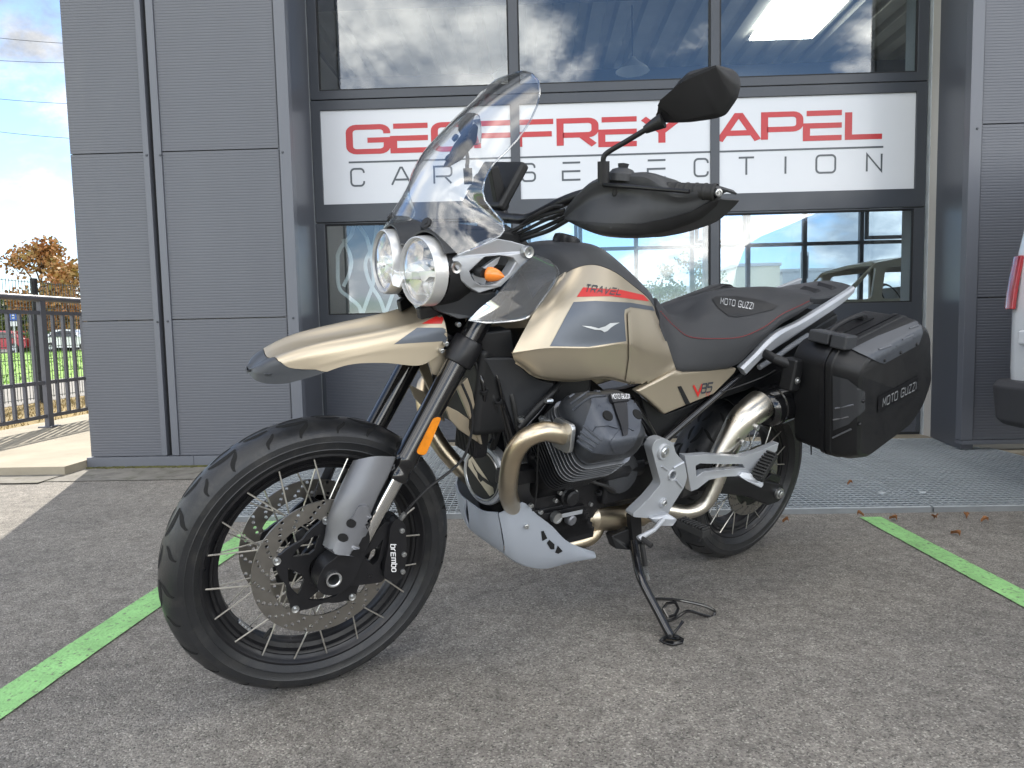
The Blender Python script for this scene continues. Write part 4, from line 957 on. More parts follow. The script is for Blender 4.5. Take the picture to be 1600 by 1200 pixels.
def bolt(p, r=.007, ax=(0, 1, 0), h=.005): return G().lathe([(0, h), (r*.35, h), (r*.4, h*.5), (r*.55, h*.5), (r*.6, h), (r*.9, h*.9), (r, h*.4), (r, -h)], p, ax, 14)

# ---------------------------------------------------------------- wheels
def tyre_prof(Rt, hw, rb):
    d = Rt-rb
    h = [(rb-.004, hw*.66), (rb+.03*d, hw*.80), (rb+.16*d, hw*.93), (rb+.18*d, hw*.965), (rb+.20*d, hw*.95), (rb+.40*d, hw), (rb+.42*d, hw*1.02), (rb+.44*d, hw), (rb+.60*d, hw*.985), (rb+.635*d, hw*.955), (rb+.72*d, hw*.89), (rb+.83*d, hw*.72), (rb+.92*d, hw*.5), (rb+.98*d, hw*.24), (Rt, 0)]
    return h + [(r, -t) for r, t in reversed(h[:-1])]
def wheel(name, M, Rt, hw, rb, nsp, hubw, lab=None):
    g = G(); e = hw*.70
    prof = [(rb+.003, e), (rb+.003, e+.004), (rb-.004, e+.005), (rb-.009, e), (rb-.013, e-.006), (rb-.026, e-.010), (rb-.030, e-.018), (rb-.040, e-.022), (rb-.042, .006), (rb-.040, 0)]
    prof = prof + [(r, -t) for r, t in reversed(prof[:-1])]
    g.lathe(prof, seg=72); g.lathe([(rb-.02, e-.004), (rb-.02, -e+.004)], seg=72)
    wh = B(name, g, 'blackmetal', M=M, ang=40)
    pr = tyre_prof(Rt, hw, rb); g = G().lathe(pr, seg=96); B('tyre', g, 'rubber', parent=wh, ang=28)
    # tread grooves hug the crown
    ts = [t for r, t in pr[7:-7]]; rsf = [r for r, t in pr[7:-7]]
    def sp_(a, t):
        r = float(np.interp(-t, [-x for x in ts], rsf)); return Vector((math.cos(a)*(r+.0007), t, math.sin(a)*(r+.0007)))
    g = G(); n = 13
    def groove(path, wd):
        P = cr([(a*Rt, t, 0) for a, t in path], 5); nq = len(P); L = []
        for i, p in enumerate(P):
            d = (P[min(i+1, nq-1)]-P[max(i-1, 0)]).normalized(); nn = Vector((-d.y, d.x, 0)); k = i/(nq-1); ww = 2.0*wd*(.25+.75*math.sin(math.pi*min(1, max(0, .08+.84*k))))
            for q in (p+nn*ww/2, p-nn*ww/2): L.append(sp_(q.x/Rt, q.y))
        g.add(L, [(2*i, 2*i+1, 2*i+3, 2*i+2) for i in range(nq-1)])
    pa = 2*math.pi/n
    for s in (1, -1):
        for i in range(n):
            a = i*pa+(pa*.5 if s < 0 else 0)
            groove([(a, .10*hw*s), (a+.12*pa, .24*hw*s), (a+.28*pa, .30*hw*s), (a+.42*pa, .25*hw*s)], .006)
            groove([(a+.40*pa, .34*hw*s), (a+.36*pa, .55*hw*s), (a+.28*pa, .75*hw*s), (a+.24*pa, .93*hw*s)], .005)
            groove([(a+.92*pa, .46*hw*s), (a+.88*pa, .62*hw*s), (a+.80*pa, .78*hw*s), (a+.78*pa, .93*hw*s)], .004)
            groove([(a+.55*pa, .06*hw*s), (a+.72*pa, .16*hw*s), (a+.88*pa, .14*hw*s)], .005)
    B('tread_groove', g, 'groove', parent=wh, ang=60, fixn=False, kind='stuff')
    # hub and spokes
    g = G().lathe([(.0, hubw), (.030, hubw), (.032, hubw-.012), (.052, hubw-.014), (.054, hubw-.022), (.030, hubw-.03), (.026, 0), (.030, -hubw+.03), (.054, -hubw+.022), (.052, -hubw+.014), (.032, -hubw+.012), (.03, -hubw), (0, -hubw)], seg=32)
    B('hub', g, 'blackmetal', parent=wh)
    me = None; L0 = 1.0
    gs = G().tube([(0, 0, 0), (0, 0, L0)], .0019, 6)
    gn = G().tube([(0, 0, 0), (0, 0, .014)], .0034, 6)
    for i in range(nsp):
        s = 1 if i % 2 else -1; k = 1 if (i//2) % 2 else -1
        a = 2*math.pi*(i+.5)/nsp; ah = a+k*R(62)
        p0 = Vector((math.cos(ah)*.048, s*(hubw-.018), math.sin(ah)*.048)); p1 = Vector((math.cos(a)*(rb-.010), s*(e-.004), math.sin(a)*(rb-.010)))
        d = p1-p0; q = d.to_track_quat('Z', 'Y').to_matrix().to_4x4()
        MM = Matrix.Translation(p0) @ q @ Matrix.Diagonal((1, 1, d.length, 1))
        if me is None: o = B('spoke', gs, 'spoke', parent=wh, M=MM); me = o
        else: o = me.copy(); col.objects.link(o); o.parent = wh; o.matrix_local = MM
    return wh
def disc(parent, y, ro, ri, nb, th=.0045, nh=20, M=None, nbr=.112, carrier=True):
    g = G(); out = circ(0, 0, ro, 96); inn = [] 
    for k in range(120):
        a = 2*math.pi*k/120; da = min(abs((a-2*math.pi*b/nb+math.pi) % (2*math.pi)-math.pi) for b in range(nb))
        r = ri-.014*max(0, 1-(da/.13)**4) if da < .13 else ri; inn.append((r*math.cos(a), r*math.sin(a)))
    holes = [inn]
    for k in range(nh):
        for j, rr in enumerate((.18, .42, .66, .86)):
            a = 2*math.pi*(k+.24*j)/nh+.05; r = lerp(ri, ro, rr)
            holes.append(circ(r*math.cos(a), r*math.sin(a), .0042, 8))
    g.plate(out, y-th/2, y+th/2, holes)
    d = B('brake_disc', g, 'discsteel', parent=parent, ang=30)
    g = G(); o = []
    if carrier:
        for k in range(80):
            a = 2*math.pi*k/80; da = min(abs((a-2*math.pi*b/nb+math.pi) % (2*math.pi)-math.pi) for b in range(nb))
            r = (nbr+.005) if da < .085 else lerp(nbr, .091, min(1, (da-.085)/.5)); o.append((r*math.cos(a), r*math.sin(a)))
        hs = [circ(0, 0, .036, 24)]
        for b in range(nb):
            a0, a1 = 2*math.pi*(b+.13)/nb, 2*math.pi*(b+.87)/nb
            hs.append([(.083*math.cos(lerp(a0, a1, k/6)), .083*math.sin(lerp(a0, a1, k/6))) for k in range(7)]+[(.052*math.cos(a), .052*math.sin(a)) for a in ((a0*.35+a1*.65), (a0*.65+a1*.35))])
        g.plate(o, y-.004, y+.004, hs); B('disc_carrier', g, 'blackmetal', parent=parent, ang=30, bevel=.001)
        g = G()
        for b in range(nb):
            a = 2*math.pi*b/nb; sg = 1 if y > 0 else -1
            g.lathe([(0, .0075), (.003, .0075), (.004, .0045), (.0085, .006), (.0095, .003), (.0095, -.004)], (nbr*math.cos(a), y, nbr*math.sin(a)), (0, sg, 0), 16)
        B('disc_button', g, 'bolt', parent=parent)
    return d
MWF = FORK @ Matrix.Rotation(R(-18), 4, 'Y')
fw = wheel('front_wheel', MWF, RFW, .056, .258, 40, .062)
disc(fw, .066, .160, .121, 5); disc(fw, -.066, .160, .121, 5)
g = G()                                                        # tyre valve and balance weights on the inner rim
for k in range(4):
    a = R(-62+k*2.6); g.box(-.0045, .0045, -.006, .006, -.003, .003, M=Matrix.Rotation(-a, 4, 'Y') @ Matrix.Translation((.214, .016, 0)) @ Matrix.Rotation(R(90), 4, 'Y'))
B('balance_weight', g, 'bolt', parent=fw, bevel=.001)
g = G().tube([(math.cos(R(-74))*.215, .016, math.sin(R(-74))*.215), (math.cos(R(-74))*.19, .022, math.sin(R(-74))*.19)], .0045, 8); B('valve', g, 'softrubber', parent=fw)
RRW = .318
MWR = Matrix.Translation((0, 0, RRW))
rw = wheel('rear_wheel', MWR, RRW, .075, .228, 36, .07)
disc(rw, .078, .130, .094, 5, nbr=.086, carrier=False)
g = G(); g.lathe([(.03, .06), (.06, .062), (.095, .076), (.1, .080), (.06, .07), (.03, .07)], seg=32); B('disc_carrier', g, 'blackmetal', parent=rw)

# ---------------------------------------------------------------- fork (fork frame)
U = Vector((-math.sin(RAKE), 0, math.cos(RAKE))); FB = Vector((-.0274, 0, -.0145))
def fp(s, y): return FB + U*s + Vector((0, y, 0))
FY = .105
g = G()                                                        # lower and upper clamps are the fork's own mesh
for s0, s1 in ((.555, .60), (.745, .775)):
    for y in (FY, -FY): g.lathe([(.0275, s0-.01), (.034, s0-.01), (.036, s0), (.036, s1), (.033, s1+.008), (.0275, s1+.008)], FB+Vector((0, y, 0)), U, 28)
    Mx = Matrix.Translation(FB) @ Matrix.Rotation(-RAKE, 4, 'Y'); g.box(-.02, .05, -FY+.02, FY-.02, s0+.004, s1-.004, M=Mx)
g.tube([FB+U*.57+Vector((.04, 0, .02)), FB+U*.78+Vector((.04, 0, .02))], .026, 14)
fork = B('fork', g, 'blackmetal', M=FORK, bevel=.002)
FK = lambda name, g, m, **kw: B(name, g, m, parent=fork, **kw)
for s in (1, -1):
    y = FY*s
    FK('stanchion', G().tube([fp(.03, y), fp(.30, y)], .0215, 28), 'chrome')
    g = G().lathe([(.022, .252), (.0275, .250), (.029, .256), (.029, .268), (.0265, .272), (.0265, .285), (.0295, .290), (.0295, .305), (.0275, .312), (.0275, .80), (.02, .806), (0, .806)], FB+Vector((0, y, 0)), U, 32); FK('fork_tube', g, 'gloss')
    # cast foot round the axle
    g = G(); yo = (.078, .128) if s > 0 else (-.128, -.078)
    o = rnd([(.038, -.012), (.022, .034), (-.010, .05), (-.038, .11), (-.072, .12), (-.085, .075), (-.062, .02), (-.044, -.026), (-.012, -.044), (.022, -.036)], .02, 4)
    g.plate(o, yo[0], yo[1], [circ(0, 0, .0165, 20)]); FK('fork_foot', g, 'blackmetal', bevel=.004)
    g = G().lathe([(.0125, .05), (.0165, .05), (.0165, .134), (.0175, .136), (.0145, .1365), (.0125, .134)], (0, 0, 0), (0, s, 0), 24, closed=True); FK('axle', g, 'bolt')
    # caliper bracket and caliper
    g = G(); oo = FX([(528, 862), (560, 848), (585, 826), (600, 812), (613, 812), (606, 836), (596, 866), (590, 882), (600, 898), (594, 906), (566, 910), (540, 912), (528, 905)], .10)
    hh_ = FX([(566, 866), (590, 848), (596, 838), (588, 872), (580, 880)], .10)
    g.plate(rnd(oo, .012), *( (.086, .112) if s > 0 else (-.112, -.086)), [rnd(hh_, .006)]); FK('caliper_bracket', g, 'blackmetal', bevel=.003)
    g = G(); oo = rnd(FX([(608, 822), (618, 808), (632, 816), (634, 850), (632, 886), (628, 903), (612, 907), (598, 903), (600, 880), (606, 850)], .12), .012)
    for a, b in ((.074, .098), (.102, .126)): g.plate(oo, *((a, b) if s > 0 else (-b, -a)))
    cx = sum(p[0] for p in oo)/len(oo); g.plate([(cx+(p[0]-cx)*.7, p[1]*.9+.006) for p in oo], *((.06, .074) if s > 0 else (-.074, -.06)))
    g2 = G(); g2.plate(oo, *((.0985, .1015) if s > 0 else (-.1015, -.0985)))
    cal = B('brake_caliper', g, 'blackmetal', M=FORK, bevel=.004)
    for (px, py) in ((628, 829), (631, 866), (629, 893)):
        p = F(px, py, .126)
        if s < 0: p.y = -p.y
        B('caliper_bolt', bolt(p, .0062, (0, s, 0), .005), 'bolt', parent=cal)
g = G(); lt, wd = text2d('brembo', .2, .28)
c0, c1 = F(617, 851, .1268), F(619, 893, .1268); q0 = F(611.5, 893, .1268)
for ch, (vs, fs) in lt: g.add([c0.lerp(c1, v.x/wd)+(q0-c1)*(.0+(1-v.y)*1.0)*.9+Vector((0, .0003*v.z, 0)) for v in vs], fs)
for o in list(moto.children):
    if o.name == 'brake_caliper': B('lettering', g, 'white', parent=o, ang=0)
# fork guard, left: a curved metallic shell with a boss carrying two holes
def guard(s):
    A_ = [(554, 719), (541, 745), (526, 777), (515, 806), (509, 838), (505, 852)]          # front edge
    Bm = [(585, 713), (572, 742), (556, 776), (545, 808), (535, 840), (525, 864)]
    C_ = [(616, 714), (607, 738), (588, 776), (573, 812), (558, 845), (546, 866)]          # rear edge
    rows = []
    for a, b, c in zip(A_, Bm, C_): rows.append([F(*a, .062), F(*a, .085), F(*b, .122), F(*c, .136), F(*c, .128)])
    r = net(rows, 5, 6); g = G(); g.shell(r, -.004)
    if s < 0: g.v = [(x, -y, z) for x, y, z in g.v]
    g.xf(FORK); gd = B('fork_guard', g, 'gun', ang=45)
    if s > 0:
        dg = Drape(gd); B('guard_boss', dg.poly(rnd([(531, 842), (561, 789), (574, 788), (580, 812), (553, 866), (521, 867)], 4), .011, 6, .002), 'gun', parent=gd, ang=40, bevel=.002)
        for a, b in ((550, 815.5), (538.5, 838)): B('guard_hole', dg.poly(circ(a, b, 6.8, 16), .0122, 6), 'groove', parent=gd)
    return
    g = G(); oo = FX([(530, 842), (561, 789), (574, 788), (580, 812), (553, 866), (520, 868)], .15); hs = [circ(F(a, b, .15).x, F(a, b, .15).z, .0105, 16) for a, b in ((550, 815.5), (538.5, 838))]
    g.plate(rnd(oo, .008), *((.118, .152) if s > 0 else (-.152, -.118)), hs); o = B('guard_boss', g, 'gun', parent=gd, bevel=.004)
    g = G()
    for h_ in hs: g.plate(h_, *((.126, .138) if s > 0 else (-.138, -.126)))
    B('guard_hole', g, 'plastic', parent=gd)
guard(1); guard(-1)
g = G(); rr_ = rnd(FX([(677, 652), (689, 651), (664, 711), (649, 708)], .134), .010, 5); g.plate(rr_, .130, .138); FK('side_reflector', g, 'amber', bevel=.0015)
cx = [sum(p[i] for p in rr_)/len(rr_) for i in (0, 1)]; g = G(); g.plate([(cx[0]+(p[0]-cx[0])*1.14, cx[1]+(p[1]-cx[1])*1.06) for p in rr_], .118, .1345); FK('reflector_holder', g, 'plastic', bevel=.0015)
hose = [F(722, 600, .125), F(736, 635, .13), F(738, 667, .13), F(727, 710, .128), F(705, 735, .125), F(672, 760, .122), F(645, 787, .118), F(630, 806, .112)]
FK('brake_hose', G().tube(cr(hose, 6), .0033, 8), 'plastic')
FK('hose_banjo', G().tube([F(633, 802, .118), F(625, 812, .112)], .006, 8), 'bolt')

# ---------------------------------------------------------------- high front fender
St = [  # ridge, crease, lower edge with their half widths
 ((390, 577, .005), (388, 580, .006), (387, 582, .005)),
 ((424, 559, .034), (409, 580, .042), (403, 596, .038)),
 ((470, 543, .052), (455, 574, .064), (440, 600, .060)),
 ((511, 532, .058), (505, 565, .077), (490, 588, .076)),
 ((555, 523, .062), (555, 553, .085), (545, 570, .086)),
 ((602, 514, .066), (611, 541, .090), (600, 567, .093)),
 ((648, 504, .070), (661, 536, .093), (655, 571, .098)),
 ((690, 492, .074), (699, 534, .092), (684, 556, .095))]
ctrl = []
for i, (a, b, c) in enumerate(St):
    Rg, Cr, Lo = K(*a), K(*b), K(*c); dip = (.002, .006, .012, .018, .022, .024, .022, .018)[i]
    md = Vector((Rg.x, 0, Rg.z-dip)); q = Vector((Rg.x, Rg.y*.55, Rg.z-dip*.75)); mid = (Rg+Cr)/2 + Vector((0, .006, .004))
    half = [md, q, Rg, mid, Cr, (Cr+Lo)/2, Lo]
    ctrl.append([Vector((p.x, -p.y, p.z)) for p in reversed(half[1:])]+half)
fn = net(ctrl, 8, 4); NU, NV = len(fn), len(fn[0])
def fS(u, v):
    u = min(max(u, 0), NU-1.0001); i = int(u); return fn[i][v].lerp(fn[i+1][v], u-i)
def cut(v):
    t = abs(v-(NV-1)/2)/((NV-1)/2)                # 0 valley .. 1 lower edge
    return float(np.interp(t, [0, .33, .5, .66, .82, 1], [8, 8.4, 11, 15, 23, 27]))
for nm, m, lo, hi in (('fender_tip', 'tipplastic', lambda v: 0, lambda v: cut(v)-.12), ('fender', 'sand', lambda v: cut(v)+.12, lambda v: NU-1)):
    n = 14 if nm == 'fender_tip' else 36
    rows = [[fS(lerp(lo(v), hi(v), k/n), v) for v in range(NV)] for k in range(n+1)]
    g = G().shell(rows, .0035, thick_dir=(0, 0, -1)); o = B(nm, g, m, ang=38)
    if nm == 'fender': fend = o
dr = Drape(fend)
B('fender_stripe', dr.poly([(659, 506), (688, 491), (712, 498), (709, 506)]), 'decalred', parent=fend, ang=60)
B('fender_decal', dr.poly([(615, 538), (652, 512), (704, 512), (697, 533), (661, 535)]), 'decalgrey', parent=fend, ang=60)
g = G()                                            # bracket from fender down to the clamp, with bolts
g.add([], [])
sb = slab([K(668, 560, .085), K(700, 545, .085), K(712, 560, .085), K(700, 590, .085), K(676, 585, .085)], (0, -.006, 0)); B('fender_bracket', sb, 'sand', bevel=.0015)
for p in ((716, 507), (697, 537), (690, 548)): B('fender_bolt', bolt(K(*p, .1), .006), 'bolt')

# ---------------------------------------------------------------- headlights, nose and screen
def lamp(px, py, y, s):
    c = K(px, py, y); ax = Vector((math.cos(R(5*s)), math.sin(R(5*s)), -.04)).normalized(); r = .0735
    g = G().lathe([(r*.955, .004), (r*.975, .010), (r*1.0, .009), (r*1.015, .004), (r*1.035, -.012), (r*1.03, -.022), (r*.93, -.022)], c, ax, 48, closed=True)
    rg = B('headlight', g, 'ringsilver', ang=40)
    g = G().lathe([(r*1.02, -.026), (r*1.0, -.10), (r*.75, -.15), (0, -.16)], c, ax, 40); B('lamp_housing', g, 'plastic', parent=rg)
    g = G().lathe([(0, -.034), (r*.35, -.032), (r*.62, -.025), (r*.86, -.009), (r*.965, .002)], c, ax, 40); B('reflector_bowl', g, 'bowl', parent=rg)
    u = ax.cross(Vector((0, 0, 1))).normalized(); v = u.cross(ax)
    if v.z < 0: v = -v
    if u.y < 0: u = -u
    def at(a, b, d): return c + u*a*r + v*b*r + ax*d
    g = G()                                        # wing-shaped day light bar across the lamp
    wing = [(-.93, -.12), (-.93, .10), (-.3, .16), (.05, .02), (.93, .10), (.93, -.06), (.3, -.12), (.1, -.28), (-.1, -.28), (-.3, -.10)] if s > 0 else [(.93, -.12), (.93, .10), (.3, .16), (-.05, .02), (-.93, .10), (-.93, -.06), (-.3, -.12), (-.1, -.28), (.1, -.28), (.3, -.10)]
    P = [at(a, b, -.008) for a, b in wing]; t = tessellate_polygon([[Vector((a, b, 0)) for a, b in wing]]); n = len(P)
    g.add(P+[p-ax*.02 for p in P], [tuple(x) for x in t]+[(i, (i+1) % n, n+(i+1) % n, n+i) for i in range(n)]); B('day_light', g, 'drl', parent=rg, ang=30, bevel=.002)
    g = G(); P = [at(a, b, -.020) for a, b in ((-.34, .36), (.34, .36), (.30, .78), (-.30, .78))]; g.add(P+[p-ax*.018 for p in P], [(0, 1, 2, 3), (0, 4, 5, 1), (1, 5, 6, 2), (2, 6, 7, 3), (3, 7, 4, 0)]); B('light_module', g, 'gun', parent=rg, bevel=.002)
    g = G().lathe([(0, -.0), (r*.16, -.004), (r*.30, -.016), (r*.36, -.03)], c-v*.42*r-ax*.008, ax, 20); B('projector', g, 'drl', parent=rg)
    for q in (-1, 1):
        P = [at(q*.14, -.30, -.012), at(q*.86, -.16, -.002), at(q*.62, -.66, -.006), at(q*.40, -.80, -.010)]; g = G().add(P+[p-ax*.012 for p in P], [(0, 1, 2, 3), (0, 4, 5, 1), (1, 5, 6, 2), (2, 6, 7, 3), (3, 7, 4, 0)]); B('reflector_rib', g, 'bowl', parent=rg, bevel=.002)
    g = G().lathe([(0, .020), (r*.4, .018), (r*.75, .011), (r*.95, .002)], c, ax, 40); B('lamp_lens', g, 'lens', parent=rg)
lamp(657, 424, .088, 1); c_ = K(657, 424, .088)
rx = [o for o in moto.children if o.name.startswith('headlight')][0]
def lamp_r():
    c = BIKE @ Vector((c_.x, -.088, c_.z)); return c
lamp(*[0, 0, 0, 0]) if False else None
def lamp_at(c, s):
    global K
    k0 = K
    K = lambda *a: Vector(c)
    lamp(0, 0, 0, s); K = k0
lamp_at((c_.x, -.088, c_.z), -1)
# nose shell between and over the lamps
cx = c_.x; rows = []; lz = c_.z
prof = [(.088+.0735*1.13*math.cos(R(t)), .0735*1.13*math.sin(R(t))) for t in range(32, 148, 6)]
prof = prof + [(-y, z) for y, z in reversed(prof)]
for k in range(6): t = k/5; rows.append([Vector((cx+.002-.07*t-.02*abs(y)/.17, y*(1+.03*t), lz+z*(1+.05*t)+.012*t)) for y, z in prof])
B('nose_cowl', G().shell(rows, .004, thick_dir=(0, 0, 1)), 'greyplastic', ang=45)
g = G(); ey = [(-.07, .010), (-.03, .004), (0, .0), (.03, .004), (.07, .010), (.07, -.008), (.034, -.012), (.018, -.034), (-.018, -.034), (-.034, -.012), (-.07, -.008)]
P = [Vector((cx+.016-.06*abs(a), a, lz-.012+b)) for a, b in ey]; t = tessellate_polygon([[Vector((a, b, 0)) for a, b in ey]]); n = len(P)
g.add(P+[p-Vector((.03, 0, 0)) for p in P], [tuple(x) for x in t]+[(i, (i+1) % n, n+(i+1) % n, n+i) for i in range(n)]); B('day_light', g, 'drl', bevel=.003)
g = G()                                            # dark inner block behind the lamps, carries lamps, screen and brackets
g.loft([[Vector((x, y*sy, z)) for y, z in ((-1, z0), (-.8, z1), (.8, z1), (1, z0), (.6, z2), (-.6, z2))] for x, sy, z0, z1, z2 in ((cx-.06, .13, 1.02, 1.10, .93), (cx-.16, .14, 1.03, 1.11, .90), (cx-.26, .10, 1.02, 1.10, .90))])
B('headlight_carrier', g, 'plastic', bevel=.008)
def sided(name, pts, y_off, m, par=None, bev=.003, mirror=True, **kw):
    """plate traced on the left flank, repeated on the right flank as a separate part"""
    P = [K(*p) for p in pts]; g = slab(P, (0, -y_off, 0)); o = B(name, g, m, bevel=bev, parent=par or moto, **kw)
    if mirror:
        g2 = G(); g2.v = [(x, -y, z) for x, y, z in g.v]; g2.f = [tuple(reversed(f)) for f in g.f]; g2.m = g.m[:]; B(name, g2, m, bevel=bev, parent=par or moto, **kw)
    return o
sided('lower_cowl', [(676, 474, .10), (700, 462, .125), (727, 452, .14), (752, 459, .15), (775, 456, .155), (776, 470, .155), (752, 496, .135), (717, 499, .12), (684, 486, .10)], .02, 'greyplastic')
sided('mesh_insert', [(655, 483, .06), (672, 478, .07), (684, 486, .08), (690, 492, .08), (658, 500, .06)], .02, 'plastic')
# aluminium side bracket with the indicator
bo = [(699, 413, .15), (702, 405, .15), (711, 401, .152), (777, 373, .19), (800, 377, .20), (824, 384, .21), (832, 392, .212), (831, 402, .212), (817, 415, .205), (783, 448, .185), (749, 458, .17), (733, 449, .162), (711, 431, .152)]
bi = [(734, 424, .168), (758, 401, .18), (783, 399, .192), (802, 403, .20), (806, 409, .20), (795, 427, .193), (774, 444, .182), (753, 446, .175), (740, 438, .17)]
for s in (1, -1):
    P = [K(*p) for p in bo]; Q = [K(*p) for p in bi]
    if s < 0: P = [Vector((p.x, -p.y, p.z)) for p in P]; Q = [Vector((p.x, -p.y, p.z)) for p in Q]
    loops = [[Vector((p.x, p.z, 0)) for p in P], [Vector((p.x, p.z, 0)) for p in Q]]; fl = P+Q; n = len(fl); t = tessellate_polygon(loops); o = Vector((0, -.03*s, 0)); g = G()
    fs = [tuple(a) for a in t]+[tuple(i+n for i in reversed(a)) for a in t]
    for b0, ln in ((0, len(P)), (len(P), len(Q))): fs += [(b0+i, b0+(i+1) % ln, n+b0+(i+1) % ln, n+b0+i) for i in range(ln)]
    g.add(fl+[p+o for p in fl], fs); br = B('fairing_bracket', g, 'alu', bevel=.006, bseg=3)
    for px, py, y in ((713, 418, .154), (826, 394, .213)):
        p = K(px, py, y+.004); p.y *= s
        B('bracket_bolt', G().lathe([(0, -.004), (.006, -.004), (.007, .002), (.012, .003), (.0135, 0), (.0135, -.012)], p, (0, s, 0), 20), 'bolt', parent=br)
    g = slab([Vector((p.x, p.y*1, p.z)) for p in [Vector((q.x, q.y*s, q.z)) for q in KK([(737, 430, .162), (752, 420, .165), (775, 404, .175), (783, 400, .18), (778, 412, .175), (765, 424, .17), (758, 446, .165), (741, 440, .162)])]], (0, -.012*s, 0)); B('bracket_backplate', g, 'alu', parent=br, bevel=.002)
    a, b, c = K(745, 424, .165), K(757, 427, .20), K(788, 432, .225)
    for q in (a, b, c): q.y *= s
    ind = B('indicator', G().tube([a, a.lerp(b, .5), b], [.010, .011, .010], 12), 'plastic')
    g = G().tube(cr([b, b.lerp(c, .12), b.lerp(c, .4), b.lerp(c, .8), c], 3), [.004, .009, .012, .0145, .0155, .016, .0155, .014, .012, .009, .006, .004, .002], 14); B('indicator_lens', g, 'amberclear', parent=ind)
# clear lower deflector
sided('lower_deflector', [(752, 480, .17), (775, 462, .175), (817, 413, .215), (838, 398, .222), (861, 409, .228), (871, 424, .230), (866, 443, .228), (842, 477, .215), (824, 495, .205), (796, 501, .195), (760, 503, .18), (732, 500, .17)], .004, 'deflector', bev=0)
g = G().tube(cr(KK([(838, 398, .222), (861, 409, .228), (872, 425, .230), (866, 443, .228), (842, 477, .215), (824, 496, .205), (796, 502, .195), (760, 504, .18), (732, 500, .17)]), 4), .0024, 6); B('deflector_edge', g, M_['drl'] if False else glass('clear_edge', (.8, .83, .85), 5.0))
# windscreen
edge = [(715, 398, .185), (746, 386, .205), (787, 366, .212), (789, 350, .205), (769, 328, .188), (757, 312, .176), (754, 297, .170), (758, 277, .168), (771, 256, .168), (789, 239, .167), (808, 219, .166), (827, 192, .160), (841, 161, .146), (844, 142, .132), (841, 126, .108), (831, 115, .07), (815, 111.5, .0)]
E_ = [K(*p) for p in edge]
cb_ = K(643, 348, 0.0); ct_ = E_[-1]
NR = 34; Er = rs(E_, NR); 
zs_ = [(e.z-E_[0].z)/(ct_.z-E_[0].z) for e in Er]
rows = []
for k, e in enumerate(Er):
    t = min(1, max(0, zs_[k])); mid = cb_.lerp(ct_, t); bulge = .085*math.sin(math.pi*min(1, t*.85+.15))
    mid = mid + Vector((.72, 0, .5)).normalized()*bulge*.55
    row = []
    for j in range(25):
        a = -1+2*j/24; y = e.y*math.sin(a*math.pi/2*.98)/math.sin(math.pi/2*.98); b = 1-math.cos(math.asin(min(1, abs(y)/max(e.y, 1e-4)))*.999) if e.y > 1e-4 else 0
        b = (abs(y)/max(e.y, 1e-4))**2.2
        row.append(Vector((lerp(mid.x, e.x, b), y, lerp(mid.z, e.z, b))))
    rows.append(row)
B('windscreen', G().shell(rows, -.0035), 'screen', ang=60)
rim_ = [Vector((p.x, p.y, p.z)) for p in Er]; 
B('windscreen_edge', G().tube(rim_[:-1]+[Vector((p.x, -p.y, p.z)) for p in reversed(rim_)], .0021, 6), glass('screen_edge', (.93, .95, .96), 6.0))
for px, py, y in ((669, 348, .09),):
    for s in (1, -1):
        p = K(px, py, y); p.y *= s
        B('screen_mount', G().lathe([(0, .003), (.005, .003), (.0055, .0015), (.012, .001), (.0125, -.004), (0, -.004)], p+Vector((.006, .002*s, 0)), (.8, .3*s, .5), 20), 'plastic')
for px, py, y in ((692, 245, .0), (703, 213, -.02), (722, 211, .02)):
    B('screen_adjuster', G().lathe([(0, .003), (.004, .003), (.005, .001), (.0085, .001), (.009, -.005), (0, -.005)], K(px, py, y)+Vector((-.012, 0, 0)), (.85, 0, .5), 20), 'plastic')
g = slab(KK([(718, 225, .01), (742, 192, .01), (748, 198, .01), (745, 222, .01), (722, 250, .01), (700, 262, .01)]), (-.012, -.05, 0)); B('screen_bracket', g, 'plastic', bevel=.003)
g = G().box(-.012, .012, -.085, .085, -.06, .06, M=Matrix.Translation(K(772, 290, .02)) @ Matrix.Rotation(R(-28), 4, 'Y')); B('dash_display', g, 'plastic', bevel=.008)
g = slab(KK([(767, 262, .09), (779, 258, .09), (797, 322, .09), (793, 330, .09), (777, 318, .09)]), (0, -.018, 0)); B('dash_side', g, 'plastic', bevel=.003)
g = G().box(-.006, .006, -.008, .008, -.010, .010, M=Matrix.Translation(K(795, 296, .075))); B('hazard_switch', g, 'decalred', bevel=.002)

# ---------------------------------------------------------------- tank, covers, panel, seat
S_ = [(868, 437, .115), (899, 419, .135), (930, 414, .142), (962, 426, .142), (990, 447, .132), (1011, 464, .122), (1022, 479, .112)]
Mm = [(838, 482, .165), (870, 478, .188), (925, 474, .194), (972, 480, .185), (996, 488, .165), (1020, 500, .147), (1031, 512, .132)]
B1 = [(805, 543, .203), (857, 536, .216), (920, 536, .216), (977, 530, .204), (1003, 538, .184), (1030, 548, .164), (1046, 548, .147)]
B2 = [(801, 555, .202), (850, 549, .217), (920, 549, .217), (972, 545, .204), (998, 562, .182), (1026, 572, .162), (1052, 566, .146)]
L_ = [(808, 566, .180), (843, 588, .192), (900, 594, .194), (948, 589, .186), (985, 597, .174), (1012, 597, .160), (1056, 577, .146)]
U_ = [(812, 568, .12), (847, 588, .12), (902, 592, .12), (950, 587, .12), (985, 595, .12), (1012, 596, .11), (1055, 577, .10)]
ctrl = [[K(*r[i]) for r in (S_, Mm, B1, B2, L_)] for i in range(7)]
for i in range(7): p = ctrl[i][-1]; ctrl[i].append(Vector((p.x-(.06 if i == 0 else 0), p.y-.05, p.z+.012)))
tn = net(ctrl, 8, 7); NU, NV = len(tn), len(tn[0])
